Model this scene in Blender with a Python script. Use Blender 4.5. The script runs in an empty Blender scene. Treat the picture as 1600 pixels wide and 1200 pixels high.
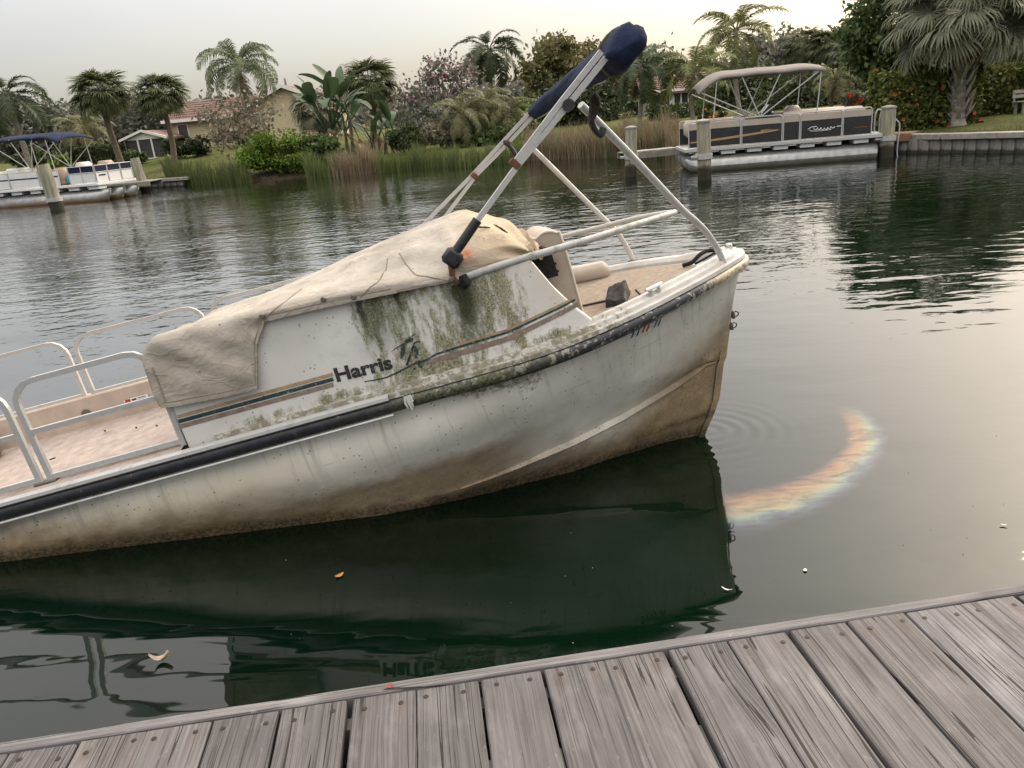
import bpy, bmesh, math, random
import numpy as np
from mathutils import Vector, Matrix, noise

random.seed(7)
RNG = np.random.default_rng(7)
SC = bpy.context.scene
COL = SC.collection

# ------------------------------------------------------------------ camera
ROLL = math.atan(0.088)
F_PX = 1200.0
CAM_Z = 2.0
PITCH = math.atan((600 - (200 - 0.088 * 160)) * math.cos(ROLL) / F_PX)
_F = Vector((0, math.cos(PITCH), -math.sin(PITCH)))
_R0 = Vector((1, 0, 0))
_U0 = Vector((0, math.sin(PITCH), math.cos(PITCH)))
_R = _R0 * math.cos(ROLL) - _U0 * math.sin(ROLL)
_U = _R0 * math.sin(ROLL) + _U0 * math.cos(ROLL)
cam_data = bpy.data.cameras.new('camera')
cam_data.sensor_width = 36
cam_data.lens = 27.0
cam_data.clip_start = 0.05
cam_data.clip_end = 3000
cam = bpy.data.objects.new('camera', cam_data)
COL.objects.link(cam)
m3 = Matrix((_R, _U, -_F)).transposed()
cam.matrix_world = Matrix.Translation((0, 0, CAM_Z)) @ m3.to_4x4()
SC.camera = cam

# ------------------------------------------------------------------ sky, sun, exposure
SUN_AZ = math.radians(46)      # clockwise from the view direction (+Y)
SUN_EL = math.radians(31)
world = bpy.data.worlds.new('World')
SC.world = world
world.use_nodes = True
wn = world.node_tree.nodes
wl = world.node_tree.links
wn.clear()
w_out = wn.new('ShaderNodeOutputWorld')
w_sky = wn.new('ShaderNodeTexSky')
w_sky.sky_type = 'NISHITA'
w_sky.sun_disc = False
w_sky.sun_elevation = SUN_EL
w_sky.sun_rotation = SUN_AZ
w_sky.air_density = 1.0
w_sky.dust_density = 4.0
w_sky.ozone_density = 1.0
w_bg = wn.new('ShaderNodeBackground')
w_bg.inputs['Strength'].default_value = 0.13
wl.new(w_sky.outputs[0], w_bg.inputs['Color'])
# thin high cloud veil over the clear sky
w_tc = wn.new('ShaderNodeTexCoord')
w_map = wn.new('ShaderNodeMapping')
w_map.inputs['Scale'].default_value = (1.0, 1.0, 3.2)
wl.new(w_tc.outputs['Generated'], w_map.inputs['Vector'])
w_noi = wn.new('ShaderNodeTexNoise')
w_noi.inputs['Scale'].default_value = 2.2
w_noi.inputs['Detail'].default_value = 5.0
w_noi.inputs['Roughness'].default_value = 0.5
wl.new(w_map.outputs[0], w_noi.inputs['Vector'])
w_ramp = wn.new('ShaderNodeValToRGB')
w_ramp.color_ramp.elements[0].position = 0.3
w_ramp.color_ramp.elements[0].color = (0.438, 0.416, 0.394, 1)
w_ramp.color_ramp.elements[1].position = 0.7
w_ramp.color_ramp.elements[1].color = (0.535, 0.487, 0.435, 1)
wl.new(w_noi.outputs['Fac'], w_ramp.inputs['Fac'])
w_veil = wn.new('ShaderNodeBackground')
# overcast luminance: the veil brightens steadily from the horizon to the zenith
w_sep = wn.new('ShaderNodeSeparateXYZ')
wl.new(w_tc.outputs['Generated'], w_sep.inputs[0])
w_el = wn.new('ShaderNodeMath'); w_el.operation = 'MAXIMUM'
wl.new(w_sep.outputs['Z'], w_el.inputs[0]); w_el.inputs[1].default_value = 0.0
w_lum = wn.new('ShaderNodeMath'); w_lum.operation = 'MULTIPLY_ADD'
w_pow = wn.new('ShaderNodeMath'); w_pow.operation = 'POWER'
wl.new(w_el.outputs[0], w_pow.inputs[0]); w_pow.inputs[1].default_value = 1.2
wl.new(w_pow.outputs[0], w_lum.inputs[0]); w_lum.inputs[1].default_value = 4.5; w_lum.inputs[2].default_value = 0.49
wl.new(w_lum.outputs[0], w_veil.inputs['Strength'])
wl.new(w_ramp.outputs[0], w_veil.inputs['Color'])
w_mix = wn.new('ShaderNodeMixShader')
w_mix.inputs['Fac'].default_value = 0.64
wl.new(w_bg.outputs[0], w_mix.inputs[1])
wl.new(w_veil.outputs[0], w_mix.inputs[2])
wl.new(w_mix.outputs[0], w_out.inputs['Surface'])

sun_dir = Vector((math.sin(SUN_AZ) * math.cos(SUN_EL), math.cos(SUN_AZ) * math.cos(SUN_EL), math.sin(SUN_EL)))
sun_data = bpy.data.lights.new('sun', 'SUN')
sun_data.energy = 1.3
sun_data.angle = math.radians(14)
sun_data.color = (1.0, 0.86, 0.66)
sun = bpy.data.objects.new('sun', sun_data)
COL.objects.link(sun)
sun.rotation_euler = sun_dir.to_track_quat('Z', 'Y').to_euler()
sun.location = sun_dir * 60

SC.view_settings.view_transform = 'Standard'
SC.view_settings.look = 'None'
SC.view_settings.gamma = 1.0
SC.view_settings.exposure = 0.92
SC.cycles.max_bounces = 6
SC.cycles.transparent_max_bounces = 8
SC.cycles.caustics_reflective = False
SC.cycles.caustics_refractive = False

# ------------------------------------------------------------------ small helpers
def ray(px, py):
    return _F + _R * ((px - 800) / F_PX) - _U * ((py - 600) / F_PX)

def onz(px, py, z=0.0):
    d = ray(px, py)
    t = (z - CAM_Z) / d.z
    return Vector((d.x * t, d.y * t, z))

def aty(px, py, Y):
    d = ray(px, py)
    t = Y / d.y
    return Vector((d.x * t, Y, CAM_Z + d.z * t))

def tag(o, label=None, cat=None, group=None, kind=None):
    if label: o['label'] = label
    if cat: o['category'] = cat
    if group: o['group'] = group
    if kind: o['kind'] = kind
    return o

def empty(name, loc=(0, 0, 0), rz=0.0, label=None, cat=None, group=None):
    o = bpy.data.objects.new(name, None)
    o.empty_display_size = 0.2
    o.location = loc
    o.rotation_euler = (0, 0, rz)
    COL.objects.link(o)
    return tag(o, label, cat, group)

def link(name, me, parent=None, loc=None, rot=None, scale=None):
    o = bpy.data.objects.new(name, me)
    COL.objects.link(o)
    if parent is not None: o.parent = parent
    if loc is not None: o.location = loc
    if rot is not None: o.rotation_euler = rot
    if scale is not None: o.scale = (scale, scale, scale) if not hasattr(scale, '__len__') else scale
    return o

class MB:
    """collects faces of one part"""
    def __init__(s):
        s.v = []; s.f = []; s.uv = None
    def add(s, vs, fs):
        b = len(s.v)
        s.v.extend([tuple(map(float, v)) for v in vs])
        s.f.extend([tuple(i + b for i in f) for f in fs])
        return s
    def box(s, c, d, rot=None, bev=0.0):
        x, y, z = d[0] / 2, d[1] / 2, d[2] / 2
        if bev > 0:
            b = min(bev, x * .49 * 2, y * .98, z * .98)
            vs = []; idx = {}
            for sx in (-1, 1):
                for sy in (-1, 1):
                    for sz in (-1, 1):
                        for k in range(3):
                            p = [sx * (x - b), sy * (y - b), sz * (z - b)]
                            p[k] = (sx * x, sy * y, sz * z)[k]
                            idx[(sx, sy, sz, k)] = len(vs); vs.append(p)
            fs = []
            I = idx
            for k in range(3):
                a, c2 = [q for q in range(3) if q != k]
                for sg in (-1, 1):
                    def key(u, w):
                        t = [0, 0, 0]; t[k] = sg; t[a] = u; t[c2] = w
                        return I[(t[0], t[1], t[2], k)]
                    q = [key(-1, -1), key(1, -1), key(1, 1), key(-1, 1)]
                    if (sg > 0) == (k == 1): q.reverse()
                    fs.append(tuple(q))
            for k in range(3):      # edges along axis k
                a, c2 = [q for q in range(3) if q != k]
                for u in (-1, 1):
                    for w in (-1, 1):
                        def key2(e, m):
                            t = [0, 0, 0]; t[k] = e; t[a] = u; t[c2] = w
                            return I[(t[0], t[1], t[2], m)]
                        fs.append((key2(-1, a), key2(1, a), key2(1, c2), key2(-1, c2)))
            for sx in (-1, 1):
                for sy in (-1, 1):
                    for sz in (-1, 1):
                        fs.append((I[(sx, sy, sz, 0)], I[(sx, sy, sz, 1)], I[(sx, sy, sz, 2)]))
        else:
            vs = [(i * x, j * y, k * z) for i in (-1, 1) for j in (-1, 1) for k in (-1, 1)]
            fs = [(0, 1, 3, 2), (4, 6, 7, 5), (0, 4, 5, 1), (2, 3, 7, 6), (0, 2, 6, 4), (1, 5, 7, 3)]
        M = rot.to_matrix() if hasattr(rot, 'to_matrix') else rot
        c = Vector(c)
        vs = [(M @ Vector(p) if M is not None else Vector(p)) + c for p in vs]
        return s.add(vs, fs)
    def tube(s, pts, r, n=8, cap=True, phase=0.0):
        pts = [Vector(p) for p in pts]
        m = len(pts)
        rs = list(r) if hasattr(r, '__len__') else [r] * m
        T = []
        for i in range(m):
            a = pts[max(0, i - 1)]; b = pts[min(m - 1, i + 1)]
            T.append((b - a).normalized())
        up = Vector((0, 0, 1)) if abs(T[0].z) < 0.9 else Vector((1, 0, 0))
        N = (up - T[0] * up.dot(T[0])).normalized()
        vs = []
        for i in range(m):
            N = (N - T[i] * N.dot(T[i]))
            N = N.normalized() if N.length > 1e-6 else Vector((1, 0, 0))
            B = T[i].cross(N)
            for k in range(n):
                a = 2 * math.pi * k / n + phase
                vs.append(pts[i] + (N * math.cos(a) + B * math.sin(a)) * rs[i])
        fs = []
        for i in range(m - 1):
            for k in range(n):
                k2 = (k + 1) % n
                fs.append((i * n + k, i * n + k2, (i + 1) * n + k2, (i + 1) * n + k))
        if cap:
            fs.append(tuple(reversed(range(n))))
            fs.append(tuple((m - 1) * n + k for k in range(n)))
        return s.add(vs, fs)
    def bar(s, a, b, w=0.03, h=None):
        """square bar from a to b"""
        return s.tube([a, b], w * 0.7071, 4, True, math.pi / 4)
    def grid(s, P, flip=False):
        ni, nj = len(P), len(P[0])
        vs = [p for row in P for p in row]
        fs = []
        for i in range(ni - 1):
            for j in range(nj - 1):
                q = (i * nj + j, i * nj + j + 1, (i + 1) * nj + j + 1, (i + 1) * nj + j)
                fs.append(q[::-1] if flip else q)
        return s.add(vs, fs)
    def poly(s, pts):
        return s.add(pts, [tuple(range(len(pts)))])
    def prism(s, pts2, fn, t):
        """outline pts2 (2D) put in space by fn(u,v,w), thickness w from 0 to t"""
        n = len(pts2)
        vs = [fn(u, v, 0) for u, v in pts2] + [fn(u, v, t) for u, v in pts2]
        fs = [tuple(range(n)), tuple(range(2 * n - 1, n - 1, -1))]
        for k in range(n):
            k2 = (k + 1) % n
            fs.append((k2, k, k + n, k2 + n))
        return s.add(vs, fs)
    def mesh(s, name, mat, smooth=True, angle=40, recalc=True):
        me = bpy.data.meshes.new(name)
        me.from_pydata(s.v, [], s.f)
        if recalc:
            bm = bmesh.new(); bm.from_mesh(me)
            bmesh.ops.recalc_face_normals(bm, faces=bm.faces)
            bm.to_mesh(me); bm.free()
        if mat: me.materials.append(mat)
        if smooth:
            me.shade_smooth()
            me.set_sharp_from_angle(angle=math.radians(angle))
        me.update()
        return me
    def build(s, name, mat, parent=None, smooth=True, angle=40, loc=None, rot=None, recalc=True):
        return link(name, s.mesh(name, mat, smooth, angle, recalc), parent, loc, rot)

def np_mesh(name, V, Fq, mat, smooth=False):
    """quads from numpy arrays"""
    me = bpy.data.meshes.new(name)
    V = np.asarray(V, np.float32); Fq = np.asarray(Fq, np.int32)
    k = Fq.shape[1]
    me.vertices.add(len(V)); me.vertices.foreach_set('co', V.ravel())
    me.loops.add(Fq.size); me.loops.foreach_set('vertex_index', Fq.ravel())
    me.polygons.add(len(Fq))
    me.polygons.foreach_set('loop_start', np.arange(0, Fq.size, k, dtype=np.int32))
    me.update(calc_edges=True)
    me.validate()
    if mat: me.materials.append(mat)
    if smooth: me.shade_smooth()
    return me

def interp(tab, x):
    xs = [t[0] for t in tab]; ys = [t[1] for t in tab]
    return float(np.interp(x, xs, ys))

def smooth_path(pts, n=8):
    """Catmull-Rom through pts"""
    pts = [Vector(p) for p in pts]
    P = [pts[0] * 2 - pts[1]] + pts + [pts[-1] * 2 - pts[-2]]
    out = []
    for i in range(1, len(P) - 2):
        for k in range(n):
            t = k / n
            a, b, c, d = P[i - 1], P[i], P[i + 1], P[i + 2]
            out.append(0.5 * ((2 * b) + (c - a) * t + (2 * a - 5 * b + 4 * c - d) * t * t + (3 * b - a - 3 * c + d) * t ** 3))
    out.append(pts[-1])
    return out

def copy_tree(o, parent=None):
    c = o.copy()
    COL.objects.link(c)
    c.parent = parent
    for ch in list(o.children): copy_tree(ch, c)
    return c

# ------------------------------------------------------------------ material helpers
class NT:
    def __init__(s, name):
        s.m = bpy.data.materials.new(name)
        s.m.use_nodes = True
        s.t = s.m.node_tree
        s.t.nodes.clear()
        s.out = s.t.nodes.new('ShaderNodeOutputMaterial')
    def n(s, typ, **kw):
        nd = s.t.nodes.new(typ)
        for k, v in kw.items(): setattr(nd, k, v)
        return nd
    def put(s, sock, val):
        if val is None: return
        if isinstance(val, bpy.types.NodeSocket): s.t.links.new(val, sock)
        elif hasattr(val, '__len__') and sock.type == 'RGBA' and len(val) == 3: sock.default_value = (*val, 1)
        else: sock.default_value = val
    def coord(s, which='Object'):
        return s.n('ShaderNodeTexCoord').outputs[which]
    def mapping(s, vec, scale=(1, 1, 1), loc=(0, 0, 0), rot=(0, 0, 0)):
        nd = s.n('ShaderNodeMapping')
        s.put(nd.inputs['Vector'], vec); s.put(nd.inputs['Scale'], scale)
        s.put(nd.inputs['Location'], loc); s.put(nd.inputs['Rotation'], rot)
        return nd.outputs[0]
    def noise(s, vec, scale=5, detail=4, rough=0.5, dist=0.0, color=False):
        nd = s.n('ShaderNodeTexNoise')
        s.put(nd.inputs['Vector'], vec); s.put(nd.inputs['Scale'], scale)
        s.put(nd.inputs['Detail'], detail); s.put(nd.inputs['Roughness'], rough); s.put(nd.inputs['Distortion'], dist)
        return nd.outputs['Color' if color else 'Fac']
    def voronoi(s, vec, scale=5, feature='F1', out='Distance', rnd=1.0):
        nd = s.n('ShaderNodeTexVoronoi', feature=feature)
        s.put(nd.inputs['Vector'], vec); s.put(nd.inputs['Scale'], scale); s.put(nd.inputs['Randomness'], rnd)
        return nd.outputs[out]
    def math(s, op, a, b=None, clamp=False):
        nd = s.n('ShaderNodeMath', operation=op, use_clamp=clamp)
        s.put(nd.inputs[0], a)
        if b is not None: s.put(nd.inputs[1], b)
        return nd.outputs[0]
    def mul(s, *a):
        r = a[0]
        for b in a[1:]: r = s.math('MULTIPLY', r, b)
        return r
    def sum(s, *a):
        r = a[0]
        for b in a[1:]: r = s.math('ADD', r, b)
        return r
    def mx(s, a, b): return s.math('MAXIMUM', a, b)
    def rng(s, v, a, b, c=0.0, d=1.0, smooth=True):
        nd = s.n('ShaderNodeMapRange', interpolation_type='SMOOTHSTEP' if smooth else 'LINEAR')
        s.put(nd.inputs['Value'], v); s.put(nd.inputs['From Min'], a); s.put(nd.inputs['From Max'], b)
        s.put(nd.inputs['To Min'], c); s.put(nd.inputs['To Max'], d)
        return nd.outputs[0]
    def gauss(s, v, mu, w):
        t = s.math('DIVIDE', s.math('SUBTRACT', v, mu), w)
        return s.math('POWER', math.e, s.math('MULTIPLY', s.mul(t, t), -1.0))
    def sep(s, vec):
        nd = s.n('ShaderNodeSeparateXYZ'); s.put(nd.inputs[0], vec)
        return nd.outputs
    def comb(s, x, y, z):
        nd = s.n('ShaderNodeCombineXYZ')
        for i, v in enumerate((x, y, z)): s.put(nd.inputs[i], v)
        return nd.outputs[0]
    def ramp(s, fac, stops, interp='LINEAR'):
        nd = s.n('ShaderNodeValToRGB')
        cr = nd.color_ramp; cr.interpolation = interp
        while len(cr.elements) > 1: cr.elements.remove(cr.elements[-1])
        for i, (p, c) in enumerate(stops):
            e = cr.elements[0] if i == 0 else cr.elements.new(p)
            e.position = p; e.color = (*c, 1) if len(c) == 3 else c
        s.put(nd.inputs[0], fac)
        return nd.outputs[0]
    def mix(s, fac, a, b, typ='MIX'):
        nd = s.n('ShaderNodeMix', data_type='RGBA', blend_type=typ)
        s.put(nd.inputs[0], fac); s.put(nd.inputs[6], a); s.put(nd.inputs[7], b)
        return nd.outputs[2]
    def bump(s, h, strength=0.3, dist=0.01, normal=None):
        nd = s.n('ShaderNodeBump')
        s.put(nd.inputs['Strength'], strength); s.put(nd.inputs['Distance'], dist); s.put(nd.inputs['Height'], h)
        if normal is not None: s.put(nd.inputs['Normal'], normal)
        return nd.outputs[0]
    def pbr(s, color, rough=0.5, metal=0.0, normal=None, spec=None, **kw):
        nd = s.n('ShaderNodeBsdfPrincipled')
        s.put(nd.inputs['Base Color'], color); s.put(nd.inputs['Roughness'], rough); s.put(nd.inputs['Metallic'], metal)
        if normal is not None: s.put(nd.inputs['Normal'], normal)
        if spec is not None: s.put(nd.inputs['Specular IOR Level'], spec)
        for k, v in kw.items(): s.put(nd.inputs[k], v)
        return nd.outputs[0]
    def mixsh(s, fac, a, b):
        nd = s.n('ShaderNodeMixShader'); s.put(nd.inputs[0], fac); s.put(nd.inputs[1], a); s.put(nd.inputs[2], b)
        return nd.outputs[0]
    def done(s, sh):
        s.t.links.new(sh, s.out.inputs['Surface'])
        return s.m

M = {}

def simple(name, c, rough=0.5, metal=0.0, var=0.15, scale=6.0, bump=0.0, detail=4, spec=None):
    t = NT(name)
    v = t.coord()
    nz = t.noise(v, scale, detail, 0.6)
    lo = tuple(x * (1 - var) for x in c); hi = tuple(min(1, x * (1 + var)) for x in c)
    col = t.ramp(nz, [(0.3, lo), (0.7, hi)])
    nrm = t.bump(t.noise(v, scale * 4, 4), bump, 0.01) if bump else None
    M[name] = t.done(t.pbr(col, rough, metal, nrm, spec))
    return M[name]

def decal(name, c, wear=0.5):
    t = NT(name)
    v = t.coord()
    n1 = t.noise(v, 70, 6, 0.75); n2 = t.noise(v, 9, 4, 0.6)
    col = t.ramp(t.noise(v, 30, 4), [(0.3, tuple(x * .8 for x in c)), (0.7, tuple(x * 1.25 for x in c))])
    chip = t.mul(t.rng(n1, 0.54, 0.62), t.rng(n2, 0.40, 0.62, 0.2, 1.0))
    col = t.mix(t.mul(chip, wear), col, (0.40, 0.375, 0.27))
    M[name] = t.done(t.pbr(col, 0.7))
    return M[name]

def leaf_mat(name, c1, c2, trans=0.25, rough=0.55, extra=None):
    t = NT(name)
    g = t.n('ShaderNodeNewGeometry')
    stops = [(0.0, c1), (0.75, c2)]
    if extra: stops.append((1.0, extra))
    else: stops[1] = (1.0, c2)
    col = t.ramp(g.outputs['Random Per Island'], stops)
    oi = t.n('ShaderNodeObjectInfo')
    k = t.rng(oi.outputs['Random'], 0, 1, 1.0, 1.4, smooth=False)
    kc = t.comb(k, k, k)
    col = t.mix(1.0, col, kc, 'MULTIPLY')
    a = t.pbr(col, rough, 0.0, None, 0.25)
    tr = t.n('ShaderNodeBsdfTranslucent')
    t.put(tr.inputs['Color'], col)
    M[name] = t.done(t.mixsh(trans, a, tr.outputs[0]))
    return M[name]
# ------------------------------------------------------------------ materials
def make_water():
    t = NT('water')
    v = t.coord()
    X, Y, Z = t.sep(v)
    # calm in the lee of the dock and boat, ruffled further out
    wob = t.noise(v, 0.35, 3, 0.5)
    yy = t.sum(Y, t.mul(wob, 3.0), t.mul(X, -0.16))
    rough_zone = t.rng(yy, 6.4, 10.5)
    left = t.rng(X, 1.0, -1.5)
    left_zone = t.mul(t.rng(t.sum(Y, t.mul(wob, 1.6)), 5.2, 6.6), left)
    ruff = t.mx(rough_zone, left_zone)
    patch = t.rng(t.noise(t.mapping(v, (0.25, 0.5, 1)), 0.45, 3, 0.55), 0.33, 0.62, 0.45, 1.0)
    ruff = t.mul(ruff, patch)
    n1 = t.noise(t.mapping(v, (0.9, 1.4, 1), rot=(0, 0, 0.12)), 2.6, 1.5, 0.45, 0.35)
    n2 = t.noise(t.mapping(v, (1.0, 1.5, 1), rot=(0, 0, -0.25)), 6.5, 2.0, 0.5, 0.25)
    swell = t.noise(t.mapping(v, (0.6, 1.5, 1), rot=(0, 0, 0.15)), 0.9, 2.0, 0.45)
    amp = t.rng(X, 1.5, -2.5, 0.52, 0.55)
    n2b = t.noise(t.mapping(v, (1.0, 1.4, 1), rot=(0, 0, 0.2)), 6.0, 1.5, 0.5, 0.3)
    h = t.mul(ruff, amp, t.sum(t.mul(n1, 0.032), t.mul(n2b, t.rng(X, 2.5, -2.0, 0.006, 0.016)), t.mul(n2, 0.0040)))
    h = t.sum(h, t.mul(swell, 0.016))
    # small ripples all over plus rings from the stem
    n3 = t.noise(t.mapping(v, (0.7, 2.0, 1), rot=(0, 0, 0.2)), 2.2, 2.0, 0.5, 0.5)
    h = t.sum(h, t.mul(n3, 0.0035))
    dx = t.math('SUBTRACT', X, 1.22); dy = t.math('SUBTRACT', Y, 4.55)
    r = t.math('SQRT', t.sum(t.mul(dx, dx), t.mul(dy, dy)))
    ring = t.mul(t.math('SINE', t.mul(r, 62.0)), t.rng(r, 0.05, 0.75, 1.0, 0.0))
    h = t.sum(h, t.mul(ring, 0.0011))
    nrm = t.bump(h, 1.0, 1.0)
    body = t.ramp(t.noise(v, 0.3, 2), [(0.3, (0.0008, 0.0052, 0.0022)), (0.7, (0.0014, 0.0075, 0.0032))])
    wr = t.sum(0.025, t.mul(ruff, t.rng(X, 2.0, -3.0), 0.05))
    added_coat = t.mul(ruff, t.rng(X, 4.0, -4.0), 1.0)      # added coat, stronger to the left, brightens reflections on the ruffled water
    M['water'] = t.done(t.pbr(body, wr, 0.0, nrm, IOR=1.48, **{'Coat Weight': added_coat, 'Coat IOR': 1.5, 'Coat Roughness': 0.06, 'Coat Normal': nrm}))
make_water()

def make_wood():
    t = NT('weathered_deck_wood')
    v = t.coord()
    oi = t.n('ShaderNodeObjectInfo')
    rnd = oi.outputs['Random']
    off = t.comb(t.mul(rnd, 37.0), t.mul(rnd, 91.0), t.mul(rnd, 13.0))
    add = t.n('ShaderNodeVectorMath', operation='ADD')
    t.put(add.inputs[0], v); t.put(add.inputs[1], off)
    p = add.outputs[0]
    # plank runs along local Y; warp grain round knots
    warp = t.noise(t.mapping(p, (5.0, 1.2, 1.0)), 1.0, 2.0, 0.5, color=True)
    wv = t.n('ShaderNodeVectorMath', operation='MULTIPLY_ADD')
    t.put(wv.inputs[0], warp); t.put(wv.inputs[1], (0.035, 0.0, 0.0)); t.put(wv.inputs[2], p)
    q = wv.outputs[0]
    kn = t.voronoi(t.mapping(p, (2.2, 0.9, 1)), 1.0, 'F1')
    knot = t.rng(kn, 0.02, 0.13, 1.0, 0.0)
    q2 = t.n('ShaderNodeVectorMath', operation='MULTIPLY_ADD')
    t.put(q2.inputs[0], t.comb(t.rng(kn, 0.0, 0.3, 1.0, 0.0), 0.0, 0.0)); t.put(q2.inputs[1], (0.05, 0, 0)); t.put(q2.inputs[2], q)
    q = q2.outputs[0]
    g1 = t.noise(t.mapping(q, (95, 1.6, 20)), 1.0, 3.0, 0.6)
    g2 = t.noise(t.mapping(q, (230, 5.0, 40)), 1.0, 2.0, 0.6)
    blot = t.noise(t.mapping(p, (9, 3.5, 5)), 1.0, 5.0, 0.6)
    fleck = t.noise(t.mapping(p, (60, 22, 30)), 1.0, 4.0, 0.7)
    grain = t.sum(t.mul(g1, 0.62), t.mul(g2, 0.38))
    col = t.ramp(grain, [(0.28, (0.055, 0.050, 0.048)), (0.42, (0.175, 0.164, 0.158)), (0.6, (0.275, 0.257, 0.248)), (0.75, (0.345, 0.325, 0.313))])
    col = t.mix(t.mul(t.rng(blot, 0.50, 0.72), 0.55), col, (0.40, 0.38, 0.365))
    col = t.mix(t.mul(t.rng(blot, 0.47, 0.28), 0.5), col, (0.13, 0.118, 0.108))
    col = t.mix(t.mul(t.rng(fleck, 0.60, 0.74), 0.45), col, (0.46, 0.44, 0.42))
    # checks: thin long dark cracks
    cr = t.noise(t.mapping(q, (42, 0.55, 9)), 1.0, 1.0, 0.4)
    crack = t.math('LESS_THAN', t.math('ABSOLUTE', t.math('SUBTRACT', cr, 0.5)), 0.011)
    crm = t.mul(crack, t.rng(t.noise(t.mapping(p, (3, 1.1, 1)), 1.0, 2), 0.40, 0.50))
    col = t.mix(t.mul(crm, 0.85), col, (0.035, 0.030, 0.027))
    col = t.mix(t.mul(knot, 0.55), col, (0.075, 0.062, 0.054))
    tone = t.rng(rnd, 0, 1, 0.44, 0.72, smooth=False)
    col = t.mix(1.0, col, t.comb(t.mul(tone, .95), t.mul(tone, .96), t.mul(tone, 1.0)), 'MULTIPLY')
    rnd2 = t.math('FRACT', t.mul(rnd, 17.3))
    col = t.mix(t.mul(t.rng(rnd2, 0.35, 1.0), 0.30), col, t.mix(1.0, col, (0.90, 0.80, 0.68), 'MULTIPLY'))
    PX, PY, PZ = t.sep(v)
    rust = t.mul(t.sum(t.gauss(PX, -.055, .016), t.gauss(PX, .055, .016)), t.sum(t.gauss(PY, 2.845, .030), t.gauss(PY, 2.245, .030)))
    col = t.mix(t.mul(rust, t.rng(blot, .35, .6), t.rng(rnd2, .2, .7), .55), col, (0.095, 0.060, 0.040))
    h = t.sum(t.mul(grain, 0.8), t.mul(crm, -1.2), t.mul(knot, -0.4))
    M['wood'] = t.done(t.pbr(col, 0.85, 0.0, t.bump(h, 0.8, 0.004), 0.2))
make_wood()

def make_gelcoat():
    """white fibreglass of the side panel and bow with algae, in the boat's own coordinates"""
    t = NT('algae_stained_gelcoat')
    v = t.n('ShaderNodeAttribute', attribute_name='rest').outputs['Vector']
    X, Y, Z = t.sep(v)
    fine = t.noise(v, 55, 6, 0.72)
    mid = t.noise(t.mapping(v, (1.0, 1.0, 0.30)), 19, 6, 0.68, 0.3)
    big = t.noise(v, 4.5, 4, 0.6)
    base = t.ramp(t.noise(v, 3.0, 5, 0.6), [(0.3, (0.55, 0.535, 0.50)), (0.7, (0.70, 0.685, 0.655))])
    base = t.mix(t.mul(t.rng(t.noise(v, 24, 5, 0.6), 0.5, 0.75), 0.35), base, (0.36, 0.36, 0.335))
    zone = t.mul(t.rng(X, -2.06, -1.62), t.rng(X, -0.72, -1.12))
    low = t.mul(t.rng(Z, 1.24, 1.13), t.rng(X, -2.65, -2.3, 0.45, 1.0))
    low = t.mul(low, t.rng(X, -0.25, -0.75))
    zone = t.mx(t.mul(zone, 0.95), t.mul(low, 0.85))
    thr = t.rng(zone, 0, 1, 0.80, 0.43, smooth=False)
    m1 = t.math('SUBTRACT', t.sum(t.mul(mid, 0.55), t.mul(big, 0.30), t.mul(fine, 0.15)), thr)
    m1 = t.rng(m1, -0.035, 0.075)
    m1 = t.mul(m1, t.rng(t.noise(v, 120, 5, 0.75), 0.34, 0.56, 0.42, 1.0))
    col = t.mix(t.mul(m1, 0.92), base, t.ramp(fine, [(0.3, (0.028, 0.032, 0.004)), (0.5, (0.105, 0.103, 0.018)), (0.7, (0.28, 0.262, 0.095))]))
    # dark run-off streaks below the canvas edge
    wx = t.sum(X, t.mul(t.math('SUBTRACT', t.noise(t.mapping(v, (2, 1, 6)), 3, 3), 0.5), 0.05))
    s = t.mul(t.gauss(wx, -1.262, 0.060), t.rng(Z, 1.15, 1.42))
    s = t.mx(s, t.mul(t.gauss(wx, -1.715, 0.020), t.rng(Z, 1.33, 1.50)))
    s = t.mx(s, t.mul(t.gauss(wx, -1.545, 0.020), t.rng(Z, 1.37, 1.52), 0.85))
    s = t.mx(s, t.mul(t.gauss(wx, -1.655, 0.07), t.rng(Z, 1.22, 1.38), 0.42))
    s = t.mul(s, t.rng(t.sum(t.mul(fine, 0.7), t.mul(t.noise(v, 100, 4, .7), 0.3)), 0.34, 0.52, 0.6, 1.0))
    col = t.mix(t.math('MULTIPLY', s, 1.25, True), col, t.ramp(fine, [(0.35, (0.012, 0.014, 0.004)), (0.7, (0.065, 0.062, 0.018))]))
    dots = t.math('LESS_THAN', t.voronoi(v, 42, 'F1'), 0.16)
    dots = t.mul(dots, t.math('GREATER_THAN', t.noise(v, 9, 2), 0.56))
    col = t.mix(t.mul(dots, 0.7), col, (0.03, 0.03, 0.022))
    warm = t.mul(t.rng(X, -1.25, -0.8), t.rng(Z, 1.15, 1.4))
    col = t.mix(t.mul(warm, 0.25), col, (0.62, 0.50, 0.34))
    M['gelcoat'] = t.done(t.pbr(col, t.rng(m1, 0, 1, 0.38, 0.85), 0.0, t.bump(t.sum(t.mul(m1, 0.5), t.mul(fine, 0.25)), 0.5, 0.006)))
make_gelcoat()

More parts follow.
